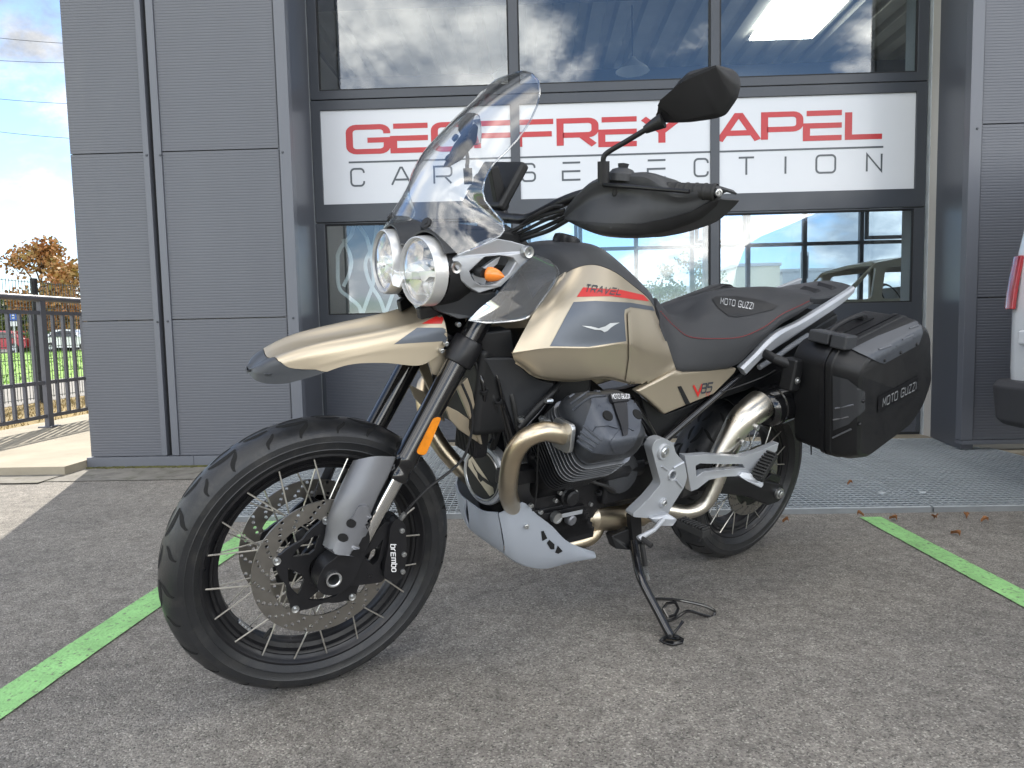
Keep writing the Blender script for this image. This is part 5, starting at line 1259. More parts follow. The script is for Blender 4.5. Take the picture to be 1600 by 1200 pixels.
g = G(); full = [list(reversed([Vector((p.x, -p.y, p.z)) for p in r])) for r in tn]
g.shell(tn, .004, thick_dir=(0, -1, 0)); gl = G().shell(full, .004, thick_dir=(0, 1, 0)); 
tank = B('fuel_tank', G().add(g.v, g.f).add(gl.v, gl.f), 'sand', ang=32)
C0 = [(828, 390), (846, 380), (885, 377), (923, 382), (950, 401), (977, 428), (1002, 452)]
ctrl = []
for i in range(7):
    s_, c0 = K(*S_[i]), K(*C0[i], .0); e1 = s_.lerp(c0, .45) + Vector((0, .012, .012)); e2 = s_.lerp(c0, .8) + Vector((0, .012, .008)); c0 = Vector((c0.x, 0, c0.z))
    h = [s_ + Vector((0, .001, .001)), e1, e2, c0]; ctrl.append(h+[Vector((p.x, -p.y, p.z)) for p in reversed(h[:-1])])
cn = net(ctrl, 8, 5)
cov = B('tank_cover', G().shell(cn, -.004), 'greyplastic', ang=35)
g = G()                                            # front of the cover, closing it towards the steering head
a = cn[0]; b = [Vector((p.x+.05, p.y*.85, p.z-.05)) for p in a]; B('cover_front', G().shell([a, [p.lerp(q, .5)+Vector((0, 0, .012)) for p, q in zip(a, b)], b], -.004), 'greyplastic', ang=35)
B('fuel_cap', G().lathe([(0, .014), (.025, .014), (.034, .010), (.036, 0), (.036, -.01)], (cn[16][15].x, 0, cn[16][15].z+.002), (-.2, 0, 1), 28), 'blackmetal')
dr = Drape(tank)
B('tank_decal', dr.poly([(859, 541), (884, 494), (896, 472), (930, 470), (985, 473), (1019, 479), (1023, 486), (985, 480), (976, 484), (975, 494), (978, 533), (920, 542)]), 'decalgrey', parent=tank, ang=60)
B('tank_stripe', dr.poly([(911, 449), (901, 464), (955, 463), (1014, 471), (1005, 461), (970, 453)], .0009), 'decalred', parent=tank, ang=60)
B('tank_lettering', dr.text('TRAVEL', ((916, 445), (972, 452), (969, 461), (913, 456)), .19, .4, .0016, .15), 'decaldark', parent=tank, ang=0)
eagle = [(908, 509), (922, 510), (934, 513), (944, 510), (952, 505), (967, 504), (959, 508), (953, 512), (948, 517), (943, 519), (938, 516), (928, 515), (917, 512)]
B('eagle_badge', dr.poly(eagle, .0030, 5), 'silverprint', parent=tank, ang=60)
# knee pad edge: a slightly raised rear pad
B('knee_pad', dr.poly([(979, 490), (986, 485), (1022, 489), (1034, 516), (1053, 573), (1000, 603), (976, 597), (981, 560), (981, 533)], .0035, 6), 'sand', parent=tank, ang=60)
# air ducts and panels below the tank
sided('airbox_panel', [(756, 560, .12), (805, 560, .15), (822, 580, .155), (845, 594, .155), (868, 600, .15), (858, 625, .14), (820, 668, .13), (800, 676, .12), (786, 620, .12)], .05, 'greyplastic', bev=.006)
sided('under_tank_panel', [(748, 520, .11), (800, 515, .13), (806, 556, .14), (790, 572, .13), (752, 545, .11)], .05, 'plastic', bev=.005)
sided('side_panel', [(994, 611, .172), (1032, 592, .17), (1056, 578, .162), (1070, 582, .162), (1152, 575, .148), (1148, 584, .148), (1116, 616, .155), (1039, 648, .165), (1010, 622, .17)], .025, 'sand', bev=.007, bseg=3)
spl = [o for o in moto.children if o.name == 'side_panel'][0]
dr2 = Drape(spl)
B('panel_slot', dr2.poly([(1058, 604), (1064, 603), (1078, 630), (1071, 633)], .001), 'plastic', parent=spl, ang=60)
B('panel_badge', dr2.text('V', ((1083, 602), (1097, 600), (1095, 616), (1085, 618)), .22, .2, .0016), 'decalred', parent=spl, ang=0)
B('panel_badge', dr2.text('85', ((1096, 600), (1113, 598), (1110, 612), (1095, 614)), .2, .2, .0016, .1), 'decaldark', parent=spl, ang=0)
B('panel_badge', dr2.text('TT', ((1102, 614), (1109, 613), (1108, 618), (1101, 619)), .2, .2, .0016, .1), 'decalred', parent=spl, ang=0)
# seat
seam = [(1026, 480, .085), (1040, 497, .10), (1056, 513, .118), (1077, 527, .135), (1116, 530, .148), (1158, 527, .150), (1193, 512, .150), (1221, 492, .148), (1248, 479, .142), (1266, 470, .125)]
low = [(1030, 505, .125), (1040, 540, .14), (1056, 577, .150), (1085, 580, .158), (1120, 577, .160), (1150, 570, .158), (1178, 545, .154), (1216, 510, .150), (1247, 491, .142), (1270, 474, .122)]
crown = [(1018, 467), (1036, 486), (1055, 492), (1075, 484), (1105, 459), (1140, 450), (1180, 448), (1215, 448), (1248, 453), (1262, 461)]
ctrl = []
for i in range(10):
    a, b = K(*seam[i]), K(*low[i]); c = K(*crown[i], -.06 if i > 2 else -.03); c = Vector((lerp(a.x, c.x, .55), 0, c.z+.006))
    m1 = a.lerp(c, .42)+Vector((0, .012, .014)); m2 = a.lerp(c, .78)+Vector((0, .010, .008)); sd = a.lerp(b, .5)+Vector((0, .006, 0))
    h = [b+Vector((0, -.03, -.004)), b, sd, a+Vector((0, .003, -.004)), a+Vector((0, -.003, .003)), m1, m2, c]; ctrl.append(h+[Vector((p.x, -p.y, p.z)) for p in reversed(h[:-1])])
sn = net(ctrl, 7, 4); g = G(); g.loft(sn, False); 
g.add([p for p in sn[0]], [tuple(range(len(sn[0])))]); g.add([p for p in sn[-1]], [tuple(range(len(sn[-1])))])
seat = B('seat', g, 'seat', ang=50)
me_ = rs(cr([K(*p) + Vector((0, .001, .002)) for p in seam], 6), 90); g = G()
for i in range(2, 88):
    g.tube([me_[i], me_[i].lerp(me_[i+1], .62)], .0011, 5)
B('seat_stitching', g, 'stitch', parent=seat, kind='stuff')
drs = Drape(seat)
patch = [(1112, 468), (1118, 464), (1150, 463), (1190, 470), (1215, 478), (1208, 484), (1170, 493), (1150, 496), (1138, 494), (1122, 482)]
B('seat_patch', drs.poly(patch, .0022, 6), 'plastic', parent=seat, ang=60)
B('seat_lettering', drs.text('MOTO GUZZI', ((1126, 467), (1177, 475), (1175, 484), (1125, 476)), .15, .42, .0036), 'silverprint', parent=seat, ang=0)
# rear rails, rack and tail
def rail(s):
    up = [K(1333, 447, .105), K(1316, 459, .115), K(1250, 500, .14), K(1209, 521, .15), K(1175, 555, .15), K(1155, 574, .148)]
    lo_ = [K(1329, 459, .105), K(1309, 478, .115), K(1268, 506, .14), K(1234, 529, .15), K(1193, 556, .15), K(1163, 586, .148)]
    rows = []
    for a, b in zip(up, lo_): rows.append((a, b))
    U2, L2 = cr(up, 5), cr(lo_, 5); rings = []
    for a, b in zip(U2, L2):
        d = Vector((0, .022, 0)); h = (a-b)*.5; c = (a+b)/2
        rings.append([c+h+d*.15, c+h*.6+d*.5, c-h*.6+d*.5, c-h+d*.15, c-h-d*.5, c+h-d*.5])
    g = G().loft(rings)
    if s < 0: g.v = [(x, -y, z) for x, y, z in g.v]
    r_ = B('grab_rail', g, 'alu', ang=40, bevel=.002)
    g = G().tube(cr([K(1186, 574, .146), K(1215, 556, .146), K(1236, 541, .143), K(1262, 524, .13)], 4), .009, 8)
    if s < 0: g.v = [(x, -y, z) for x, y, z in g.v]
    B('rail_strut', g, 'alu', parent=r_)
rail(1); rail(-1)
ctrl = []
for pts in ([(1256, 463, .085), (1285, 464, .095), (1312, 459, .095), (1334, 450, .075)],):
    L1 = [K(*p) for p in pts]
    for p, zt in zip(L1, (.004, .012, .014, .010, .004)):
        q = Vector((p.x, p.y, p.z)); ctrl.append([q+Vector((0, 0, -.02)), q, Vector((q.x, q.y*.6, q.z+zt)), Vector((q.x, 0, q.z+zt*1.3)), Vector((q.x, -q.y*.6, q.z+zt)), Vector((q.x, -q.y, q.z)), Vector((q.x, -q.y, q.z-.02))])
B('rear_rack', G().shell(net(ctrl, 4, 3), -.006), 'greyplastic', ang=35)
drk = None
for (a, b, c) in (((1262, 466), (1280, 452), (1295, 462)), ((1298, 458), (1302, 446), (1318, 456))):
    g = slab(KK([(*a, .08), (*b, .06), (*c, .07)]), (0, -.06, .006)); B('rack_rib', g, 'plastic', bevel=.003)
sided('tail_side', [(1150, 600, .10), (1200, 540, .11), (1262, 494, .10), (1300, 480, .09), (1310, 500, .09), (1260, 560, .09), (1210, 610, .10)], .03, 'plastic', bev=.004)
g = G().loft([[Vector((x, y, z)) for y, z in ((-.10, z0), (-.10, z1), (.10, z1), (.10, z0))] for x, z0, z1 in ((.40, .62, .74), (.15, .66, .79), (-.15, .76, .86), (-.28, .84, .91))]); B('tail_tray', g, 'plastic', bevel=.01)

# ---------------------------------------------------------------- frame, engine, exhaust
def tub(name, pts, r, m, n=6, par=None, seg=14, sides=(1,), **kw):
    o = None
    for s in sides:
        P = [K(*p) for p in pts]
        for p in P: p.y *= s
        rr_ = r
        o = B(name, G().tube(cr(P, n) if n > 1 else P, rr_, seg), m, parent=par or moto, **kw)
    return o
tub('frame_tube', [(752, 560, .09), (770, 600, .10), (788, 650, .11), (800, 690, .11)], .016, 'gloss', sides=(1, -1))
tub('frame_tube', [(868, 605, .12), (845, 640, .12), (820, 668, .12), (806, 690, .12)], .012, 'gloss', sides=(1, -1))
tub('frame_tube', [(1165, 580, .13), (1110, 625, .14), (1060, 668, .145), (1035, 690, .145)], .0125, 'gloss', n=3, sides=(1, -1))
tub('frame_tube', [(985, 625, .14), (1005, 655, .145), (1025, 690, .145)], .014, 'gloss', n=3, sides=(1, -1))
sided('rear_side_cover', [(1000, 618, .13), (1039, 648, .14), (1062, 640, .13), (1116, 616, .12), (1060, 668, .125), (1038, 690, .13), (1020, 680, .13)], .03, 'plastic', bev=.004)
g = G().box(.84, 1.20, -.12, .12, .62, .84); B('airbox', g, 'plastic', bevel=.02)
C_ = Vector((1.0, 0, .40))
g = G().loft([[Vector((x, y, z)) for y, z in ((-hw, z0+.03), (-hw, z1), (-hw*.6, z1+.06), (hw*.6, z1+.06), (hw, z1), (hw, z0+.03), (hw*.6, z0), (-hw*.6, z0))] for x, hw, z0, z1 in ((1.06, .06, .35, .47), (1.03, .09, .31, .49), (.97, .118, .285, .51), (.84, .122, .285, .50), (.70, .11, .30, .47), (.55, .09, .31, .45))])
eng = B('engine', g, 'engine', bevel=.008)
def ledge(px0, px1, py0, py1, y0, y1, name='engine_casting', m='engine', bev=.004):
    a, b = K(px0, py0, y1), K(px1, py1, y1); g = G().box(min(a.x, b.x), max(a.x, b.x), y0, y1, min(a.z, b.z), max(a.z, b.z)); return B(name, g, m, parent=eng, bevel=bev)
ledge(790, 850, 740, 752, .08, .125); ledge(800, 880, 805, 795, .08, .122); ledge(845, 925, 742, 748, .08, .14)
for k in range(6): ledge(835+k*8, 912+k*3, 806+k*6, 809+k*6, .08, .134, 'sump_fin', 'engine', .001)
for px, py in ((875, 770), (899, 768), (830, 790), (923, 788), (845, 800), (868, 782)): B('engine_bolt', bolt(K(px, py, .152), .006), 'bolt', parent=eng)
B('oil_filler_cap', G().lathe([(0, .022), (.016, .022), (.021, .018), (.022, .004), (.026, 0), (.026, -.02)], K(889, 775, .145), (0, 1, 0), 12), 'plastic', parent=eng)
B('oil_sight_glass', G().lathe([(0, .003), (.011, .003), (.012, .006), (.015, .006), (.016, -.01)], K(870, 809, .148), (0, 1, 0), 20), 'bolt', parent=eng)
B('oil_filter', G().lathe([(0, .01), (.010, .010), (.014, .007), (.015, -.01)], K(892, 812, .148), (0, 1, 0), 20), 'gun', parent=eng)
B('dip_label', G().plate(rrect(*sorted((K(877, 803, .15).x, K(909, 799, .15).x)), *sorted((K(893, 805, .15).z, K(893, 799, .15).z)), .001), .1525, .153), 'alu', parent=eng)
# starter and gearbox on the left flank
g = G(); a, b = K(933, 737, .13), K(1012, 735, .13); g.lathe([(0, 0), (.030, .002), (.036, .010), (.038, .03), (.038, .10), (.034, .112), (.034, .165), (0, .17)], Vector((a.x+.01, .125, a.z)), (-1, 0, 0), 28); B('starter_motor', g, 'engine', parent=eng)
g = G().lathe([(0, .0), (.055, .002), (.062, .012), (.062, .05)], K(975, 742, .16), (0, -1, 0), 28); B('gearbox_cover', g, 'greyplastic', parent=eng)
ledge(952, 1018, 700, 724, .06, .15, 'gearbox_casting', 'engine', .012); ledge(950, 1022, 732, 775, .05, .14, 'gearbox_casting', 'engine', .012)
tub('engine_cable', [(842, 690, .15), (840, 730, .155), (838, 770, .15), (833, 798, .145)], .003, 'plastic', par=eng)
# cylinders: fins, head, cover
def cylinder(s):
    ax = Vector((0, s*math.sin(R(44)), math.cos(R(44)))); e1 = Vector((1, 0, 0)); e2 = ax.cross(e1)
    if e2.z > 0: e2 = -e2                          # e2 points down and outwards
    c0 = Vector((K(941, 660, .30).x-.022, 0, .395))
    def ring(d, w, h, off=(0, 0), r=.03, n=5):
        return [c0+ax*d+e1*(a+off[0])+e2*(b+off[1]) for a, b in rrect(-w, w, -h, h, r, n)]
    g = G().loft([ring(.10, .060, .060), ring(.33, .066, .066)]); cyl = B('cylinder', g, 'engine')
    for k in range(13):
        d = .205+.0125*k; w = .080+.010*min(1, k/7); h = .080+.012*min(1, k/7)
        g = G().loft([ring(d, w, h, r=.035), ring(d+.0028, w, h, r=.035)]); B('fin', g, [M_['engine'], M_['finedge']][1 if k > 5 else 0], parent=cyl, bevel=.0006)
    g = G().loft([ring(.365, .084, .084, r=.030, n=8), ring(.38, .086, .087, r=.030, n=8), ring(.395, .0855, .0865, r=.031, n=8), ring(.410, .083, .084, (0, .001), r=.032, n=8), ring(.425, .078, .0785, (-.002, .003), r=.031, n=8), ring(.440, .071, .071, (-.004, .006), r=.03, n=8), ring(.450, .065, .065, (-.005, .009), r=.028, n=8), ring(.456, .057, .057, (-.006, .012), r=.026, n=8), ring(.459, .04, .04, (-.006, .012), r=.02, n=8)])
    hd = B('head_cover', g, 'headdark', ang=50)
    # sculpted hexagon plate with two plug wells and a centre strap
    def at(a, b, d): return c0+ax*d+e1*a+e2*b
    if s < 0:
        g = G().loft([[at(-.05, -.06, .452), at(.05, -.06, .452), at(.05, .07, .452), at(-.05, .07, .452)], [at(-.045, -.05, .466), at(.045, -.05, .466), at(.035, .065, .466), at(-.035, .065, .466)]]); B('cover_plate', g, 'headgrey', parent=hd, bevel=.004)
        return c0, ax, e2
    z = lambda l: [(840+x/7.06, 570+y/7.06) for x, y in l]
    dh = Drape(hd)
    pl = B('cover_plate', dh.poly(z([(590, 385), (760, 372), (975, 372), (1060, 385), (1128, 590), (1110, 740), (1040, 880), (940, 960), (790, 975), (600, 960), (470, 830), (520, 680), (590, 470)]), .006, 5, .004), 'headgrey', parent=hd, ang=55)
    B('cover_plate', dh.poly(z([(550, 640), (680, 455), (780, 450), (820, 560), (860, 720), (760, 690), (650, 690), (620, 740)]), .0095, 5, .002), 'headgrey', parent=hd, ang=55)
    B('cover_plate', dh.poly(z([(935, 460), (1050, 440), (1110, 560), (1112, 640), (1040, 740), (975, 720)]), .0095, 5, .002), 'headgrey', parent=hd, ang=55)
    B('cover_plate', dh.poly(z([(880, 740), (990, 720), (1040, 770), (1000, 870), (930, 935), (820, 940), (790, 840)]), .0085, 5, .002), 'headgrey', parent=hd, ang=55)
    for q in ((757, 582), (1067, 568)):
        B('plug_well', G().lathe([(0, .0015), (.0125, .0015), (.0135, 0), (.0135, -.006)], dh.at(*z([q])[0], .010), ax, 20), 'groove', parent=hd)
    for l, r_ in (((345, 310), (480, 215), (560, 195)), .0028), (((350, 360), (530, 245), (640, 240)), .0028), (((365, 430), (560, 300), (690, 300)), .0028), (((390, 500), (580, 360), (740, 345)), .0028), (((520, 680), (600, 750), (705, 830)), .0034), (((490, 740), (570, 805), (675, 870)), .0034), (((470, 790), (550, 850), (640, 905)), .0034), (((460, 835), (520, 890), (610, 945)), .0034), (((870, 235), (935, 240), (955, 275)), .003), (((900, 285), (975, 290), (990, 320)), .003), (((940, 330), (1010, 332), (1025, 350)), .003):
        oo_ = .0065 if r_ == .0034 else .001
        B('cover_rib', G().tube([dh.at(*q, oo_) for q in cr([(a, b, 0) for a, b in z(l)], 4) for q in [(q.x, q.y)]], r_, 6), 'headgrey', parent=hd)
    B('cover_strap', dh.poly(z([(790, 400), (950, 400), (962, 560), (968, 700), (955, 790), (910, 800), (890, 700), (840, 560)]), .0125, 5, .002), 'blackmetal', parent=hd, ang=55)
    npl = B('cover_nameplate', dh.poly(z([(765, 368), (970, 366), (975, 425), (790, 450), (770, 410)]), .0165, 5, .002), 'blackmetal', parent=hd, ang=55)
    B('lettering', dh.text('MOTO GUZZI', z([(778, 376), (966, 374), (968, 408), (782, 414)]), .2, .3, .0172), 'white', parent=hd, ang=0)
    return c0, ax, e2
cylinder(1); cylinder(-1)
for px, py, y in ((862, 626, .20), (858, 658, .20), (873, 700, .20)):
    B('stud_nut', G().tube([K(px, py, y), K(px-9, py+1, y)], [.007, .0055], 8), 'bolt', parent=eng)
# alternator cover with badge at the front of the engine
ac = K(755, 742, .02); axx = Vector((.985, .14, 0)).normalized(); AM = Matrix.Translation(ac)
g = G().lathe([(0, -.03), (.079, -.03), (.081, -.004), (.078, .002), (.070, .004), (.0695, .001), (0, .001)], ac, axx, 48); al = B('alternator_cover', g, 'alu', ang=30)
g = G().lathe([(0, .0045), (.062, .0045), (.0655, .002), (.067, .001)], ac, axx, 44); B('cover_disc', g, 'plastic', parent=al)
uu = axx.cross(Vector((0, 0, 1))).normalized(); uu = uu if uu.y > 0 else -uu; vv = Vector((0, 0, 1))
def acp(a, b, d): return ac + axx*d + uu*a*.062 + vv*b*.062
band = [(-.93, .36), (-.93, .10), (.62, -.72), (.86, -.50), (.80, -.30), (-.72, .60)]
g = G(); t = tessellate_polygon([[Vector((a, b, 0)) for a, b in band]]); g.add([acp(a, b, .0052) for a, b in band], [tuple(x) for x in t]); B('badge_band', g, 'steel2', parent=al, ang=0)
eg = [(-.75, .42), (-.35, .10), (.05, -.04), (.3, -.06), (.72, -.16), (.8, -.26), (.35, -.24), (.1, -.2), (-.02, -.32), (-.2, -.22), (-.3, 0), (-.5, .12)]
g = G(); t = tessellate_polygon([[Vector((a, b, 0)) for a, b in eg]]); g.add([acp(a, b, .0058) for a, b in eg], [tuple(x) for x in t]); B('badge_eagle', g, 'plastic', parent=al, ang=0)
B('badge_ring', G().lathe([(.0635, .0046), (.0645, .0062), (.067, .0062), (.068, .004)], ac, axx, 44), 'bolt', parent=al)
# oil cooler
a, b = K(743, 640, .05), K(792, 700, .05)
g = G().box(a.x-.015, a.x+.015, -.005, .09, b.z, a.z); oc = B('oil_cooler', g, 'blackmetal', bevel=.004)
for k in range(14):
    z = lerp(b.z+.008, a.z-.008, k/13); yk = -.002+.09*k/13; g = G().box(a.x-.019, a.x+.019, yk-.0012, yk+.0012, b.z+.004, a.z-.006); B('cooler_fin', g, 'engine', parent=oc)
sided('cooler_shroud', [(714, 606, .10), (731, 590, .11), (738, 611, .11), (754, 695, .10), (750, 694, .10), (735, 655, .10)], .010, 'sand', bev=.002)
sided('cooler_shroud', [(694, 632, .095), (716, 643, .095), (740, 660, .095), (753, 692, .095), (745, 690, .095), (718, 672, .095), (703, 655, .095)], .008, 'sand', bev=.002)
for px, py, y in ((770, 600, .10), (762, 625, .10), (782, 640, .09)): tub('cable', [(px-20, py-60, y), (px-6, py-20, y+.01), (px, py, y), (px+10, py+60, y)], .005, 'plastic')
for k, (l, r_) in enumerate((([(748, 585, .06), (760, 600, .10), (772, 630, .115), (778, 670, .10), (770, 700, .07)], .008), ([(790, 590, .10), (800, 620, .125), (806, 650, .13), (812, 690, .12), (820, 720, .11)], .006), ([(742, 570, .08), (752, 590, .115), (757, 620, .12), (752, 640, .10)], .0045), ([(812, 668, .14), (836, 640, .155), (858, 618, .16), (872, 600, .14)], .009), ([(825, 700, .14), (842, 672, .16), (862, 650, .17), (880, 640, .16)], .005), ([(760, 560, .09), (775, 585, .12), (783, 615, .125), (786, 650, .115)], .0035), ([(836, 735, .12), (850, 728, .15), (868, 735, .155), (880, 750, .15)], .006), ([(905, 735, .14), (925, 752, .16), (948, 760, .165), (965, 770, .15)], .0045))):
    tub('hose', l, r_, ('plastic', 'softrubber', 'gloss')[k % 3])
for px, py, y in ((756, 612, .12), (778, 628, .125), (848, 655, .165), (833, 712, .13), (852, 745, .15), (935, 770, .15), (815, 655, .14)): B('hose_clip', G().lathe([(.006, -.005), (.010, -.004), (.010, .004), (.006, .005)], K(px, py, y), (.3, .2, .9), 12), 'bolt' if py % 2 else 'plastic')
g = G()
for k in range(9): a = K(752+k*1.2, 565+k*5, .075); g.lathe([(.010, -.0018), (.013, 0), (.010, .0018)], a, (.1, 0, 1), 12)
B('bellows', g, 'softrubber')
B('horn', G().lathe([(0, .012), (.02, .012), (.024, .005), (.036, .002), (.038, -.01), (.03, -.025), (0, -.025)], K(735, 602, .06), (.8, .5, 0), 24), 'blackmetal')
# exhaust
hp = [(880, 680, .262), (866, 676, .262), (850, 674, .258), (830, 680, .25), (814, 692, .238), (801, 714, .220), (795, 745, .20), (794, 770, .165), (799, 788, .125), (808, 802, .09)]
for s in (1, -1):
    P = [K(*p) for p in hp]
    for p in P: p.y *= s
    hd = B('exhaust_header', G().tube(cr(P, 6), .0232, 24), 'steel')
    q = P[0]; g = G().loft([[q+Vector((dx, 0, 0))+Vector((0, a, b)) for a, b in rrect(-.036, .036, -.036, .036, .014, 3)] for dx in (.006, -.006)]); B('exhaust_flange', g, 'bolt', parent=hd, bevel=.002)
    tub('exhaust_lower_pipe', [(808, 802, .09), (825, 830, .08), (850, 848, .07), (885, 852, .06)], .021, 'blackmetal', par=hd, sides=(s,))
g = G().tube(cr(KK([(852, 852, .08), (885, 850, .09), (915, 842, .10), (928, 832, .10), (935, 816, .09)]), 5), .024, 20); B('collector_pipe', g, 'steel')
g = G().tube(cr(KK([(905, 812, .09), (930, 806, .09), (965, 806, .09), (1000, 800, .09), (1040, 796, .10)]), 4), [.030]*3+[.043]*10+[.034]*4, 24); B('catalyst_box', g, 'steel')
g = G().tube(cr(KK([(1040, 796, .11), (1072, 800, .135), (1098, 790, .15), (1115, 765, .16), (1130, 728, .165), (1146, 695, .168), (1165, 662, .17)]), 6), .0225, 20); ex = B('silencer_pipe', g, 'steel2')
g = G().tube(cr(KK([(1120, 716, .178), (1140, 684, .184), (1160, 655, .186), (1188, 632, .182)]), 5), [.027, .029, .030, .031, .033, .035, .037, .039, .041, .043, .045, .046, .047, .048, .049, .049], 24, flat=.95); B('silencer_shield', g, 'steel2', parent=ex)
for px, py in ((1183, 668), (1161, 692)): B('shield_bolt', bolt(K(px, py, .232), .0095), 'bolt', parent=ex)
sc_ = K(1190, 640, .17); dirm = (K(1330, 590, .17)-sc_).normalized()
B('silencer', G().lathe([(0, -.02), (.050, -.02), (.060, -.008), (.062, .0), (.062, .024), (.066, .026), (.066, .27), (.05, .30), (.03, .305)], sc_+dirm*.02, dirm, 32, mats=[0, 0, 0, 0, 1, 1, 1, 1]), M_['gloss'], parent=ex)
# skid plate
def skidpart(name, T, Bt, extra=None):
    rows = []
    for a, b in zip(T, Bt):
        a, b = K(*a), K(*b); m = a.lerp(b, .5)+Vector((.004, .010, 0)); rows.append([a, m, b, Vector((b.x-.012, b.y*.4, b.z-.010))])
    g = G().shell(net(rows, 4, 3), -.004, thick_dir=None)
    o = B(name, g, 'skid', ang=28)
    g2 = G(); g2.v = [(x, -y, z) for x, y, z in g.v]; g2.f = [tuple(reversed(f)) for f in g.f]; g2.m = g.m[:]; B(name, g2, 'skid', ang=28)
    return o
skidpart('skid_plate_nose', [(731, 781, .0), (744, 791, .03), (757, 798, .065), (778, 800, .105)], [(735, 824, .0), (750, 836, .03), (767, 848, .06), (787, 861, .095)])
sk = skidpart('skid_plate', [(780, 801, .107), (794, 795, .125), (816, 784, .138), (839, 804, .140), (861, 821, .140), (882, 843, .137), (905, 855, .13), (927, 863, .12)], [(789, 862, .097), (800, 871, .10), (815, 879, .104), (833, 885, .108), (855, 886, .112), (880, 880, .118), (905, 874, .12), (928, 869, .12)])
dk = Drape(sk)
for tri in ([(845, 830), (849, 829), (855, 841), (847, 845)], [(854, 848), (858, 843), (866, 850), (866, 858), (860, 858)], [(867, 863), (871, 852), (879, 861), (872, 865)]): B('skid_vent', dk.poly(tri, .0012, 4), 'groove', parent=sk, ang=0)
B('skid_bolt', bolt(dk.at(822, 822, .002), .007, (.3, .9, .1)), 'bolt', parent=sk)

# ---------------------------------------------------------------- foot controls, swing arm, stand
bx = [(1018, 700), (1024, 688), (1037, 684), (1052, 692), (1056, 708), (1070, 723), (1074, 745), (1070, 760), (1056, 782), (1046, 798), (1042, 812), (990, 808), (989, 803), (1015, 778), (1033, 756), (1028, 738)]
g = G().plate(rnd(xz(bx, .225), .010, 3), .195, .225, [circ(K(1050, 742, .225).x, K(1050, 742, .225).z, .0115, 18)])
fb = B('footpeg_bracket', g, 'alu', bevel=.005, bseg=3)
for px, py, r in ((1037, 706, .021), (1036, 785, .0125)):
    B('bracket_boss', G().lathe([(r*.7, .006), (r, .006), (r*1.15, .002), (r*1.2, -.01)], K(px, py, .226), (0, 1, 0), 28), 'alu', parent=fb)
    B('bracket_bolt', G().lathe([(0, .004), (r*.25, .004), (r*.3, .009), (r*.55, .010), (r*.72, .007), (r*.74, 0)], K(px, py, .226), (0, 1, 0), 22), 'bolt', parent=fb)
B('bracket_boss', G().lathe([(.0115, .004), (.0145, .005), (.017, 0)], K(1050, 742, .226), (0, 1, 0), 24), 'alu', parent=fb)
g = G()
for a, b in (((1052, 731), (1068, 722)), ((1056, 750), (1066, 762)), ((1043, 735), (1034, 728))): g.tube([K(*a, .226), K(*b, .226)], .0035, 6)
B('bracket_rib', g, 'alu', parent=fb)
arm_t = [(1070, 712, .222), (1082, 712, .226), (1105, 710, .232), (1130, 712, .238), (1158, 714, .244), (1185, 706, .250), (1217, 692, .256)]
arm_b = [(1080, 768, .222), (1090, 764, .226), (1108, 750, .232), (1132, 745, .238), (1158, 744, .244), (1190, 732, .250), (1214, 704, .256)]
hl = [(1087, 728, .225), (1094, 724, .228), (1130, 725, .238), (1160, 725, .244), (1164, 731, .244), (1130, 734, .238), (1100, 737, .23), (1088, 745, .226)]
Pn = [K(*p) for p in arm_t]+[K(*p) for p in reversed(arm_b)]; H_ = [K(*p) for p in hl]
loops = [[Vector((p.x, p.z, 0)) for p in Pn], [Vector((p.x, p.z, 0)) for p in H_]]; fl = Pn+H_; n = len(fl); t = tessellate_polygon(loops); g = G(); o_ = Vector((0, -.022, 0))
fs = [tuple(a) for a in t]+[tuple(i+n for i in reversed(a)) for a in t]
for b0, ln in ((0, len(Pn)), (len(Pn), len(H_))): fs += [(b0+i, b0+(i+1) % ln, n+b0+(i+1) % ln, n+b0+i) for i in range(ln)]
g.add(fl+[p+o_ for p in fl], fs); pa_ = B('pillion_hanger', g, 'alu', bevel=.005, bseg=3)
B('hanger_tab', slab(KK([(1155, 744, .25), (1160, 738, .25), (1186, 742, .27), (1195, 756, .285), (1190, 763, .285), (1170, 753, .27)]), (0, -.02, 0)), 'alu', parent=pa_, bevel=.003)
def peg(name, a, b, wdt, thk, nr, par):
    a, b = Vector(a), Vector(b); d = (b-a); L = d.length; z = d.normalized(); x = z.cross(Vector((0, 0, 1))).normalized(); y = x.cross(z)
    if y.z < 0: y = -y
    M = Matrix((x, z, y)).transposed().to_4x4(); M.translation = a; g = G()
    g.v = []; g.box(-wdt/2, wdt/2, 0, L, -thk/2, thk/2-.004, M=M)
    for k in range(nr):
        yy = L*(k+.3)/nr; g.box(-wdt/2, wdt/2, yy, yy+L*.5/nr, thk/2-.004, thk/2+.003, M=M)
    return B(name, g, 'softrubber', parent=par or moto, bevel=.0015)
B('peg_hinge', slab(KK([(1016, 810, .235), (1045, 803, .24), (1060, 812, .255), (1052, 822, .255), (1030, 822, .24)]), (0, -.025, 0)), 'alu', parent=fb, bevel=.003)
peg('foot_peg', K(1063, 815, .255), K(1104, 833, .345), .034, .024, 9, fb)
B('peg_feeler', G().tube([K(1094, 838, .33), K(1092, 846, .33)], .004, 6), 'blackmetal', parent=fb)
peg('pillion_peg', K(1182, 748, .275), K(1206, 708, .262), .036, .024, 9, pa_)
g = G().tube([K(1036, 812, .245), K(1022, 828, .255), K(1000, 840, .262), K(998, 842, .262)], [.007, .006, .008, .009], 10); sh = B('gear_lever', g, 'alu')
B('lever_toe', G().tube([K(1001, 840, .262), K(1018, 853, .30)], .0075, 10), 'softrubber', parent=sh)
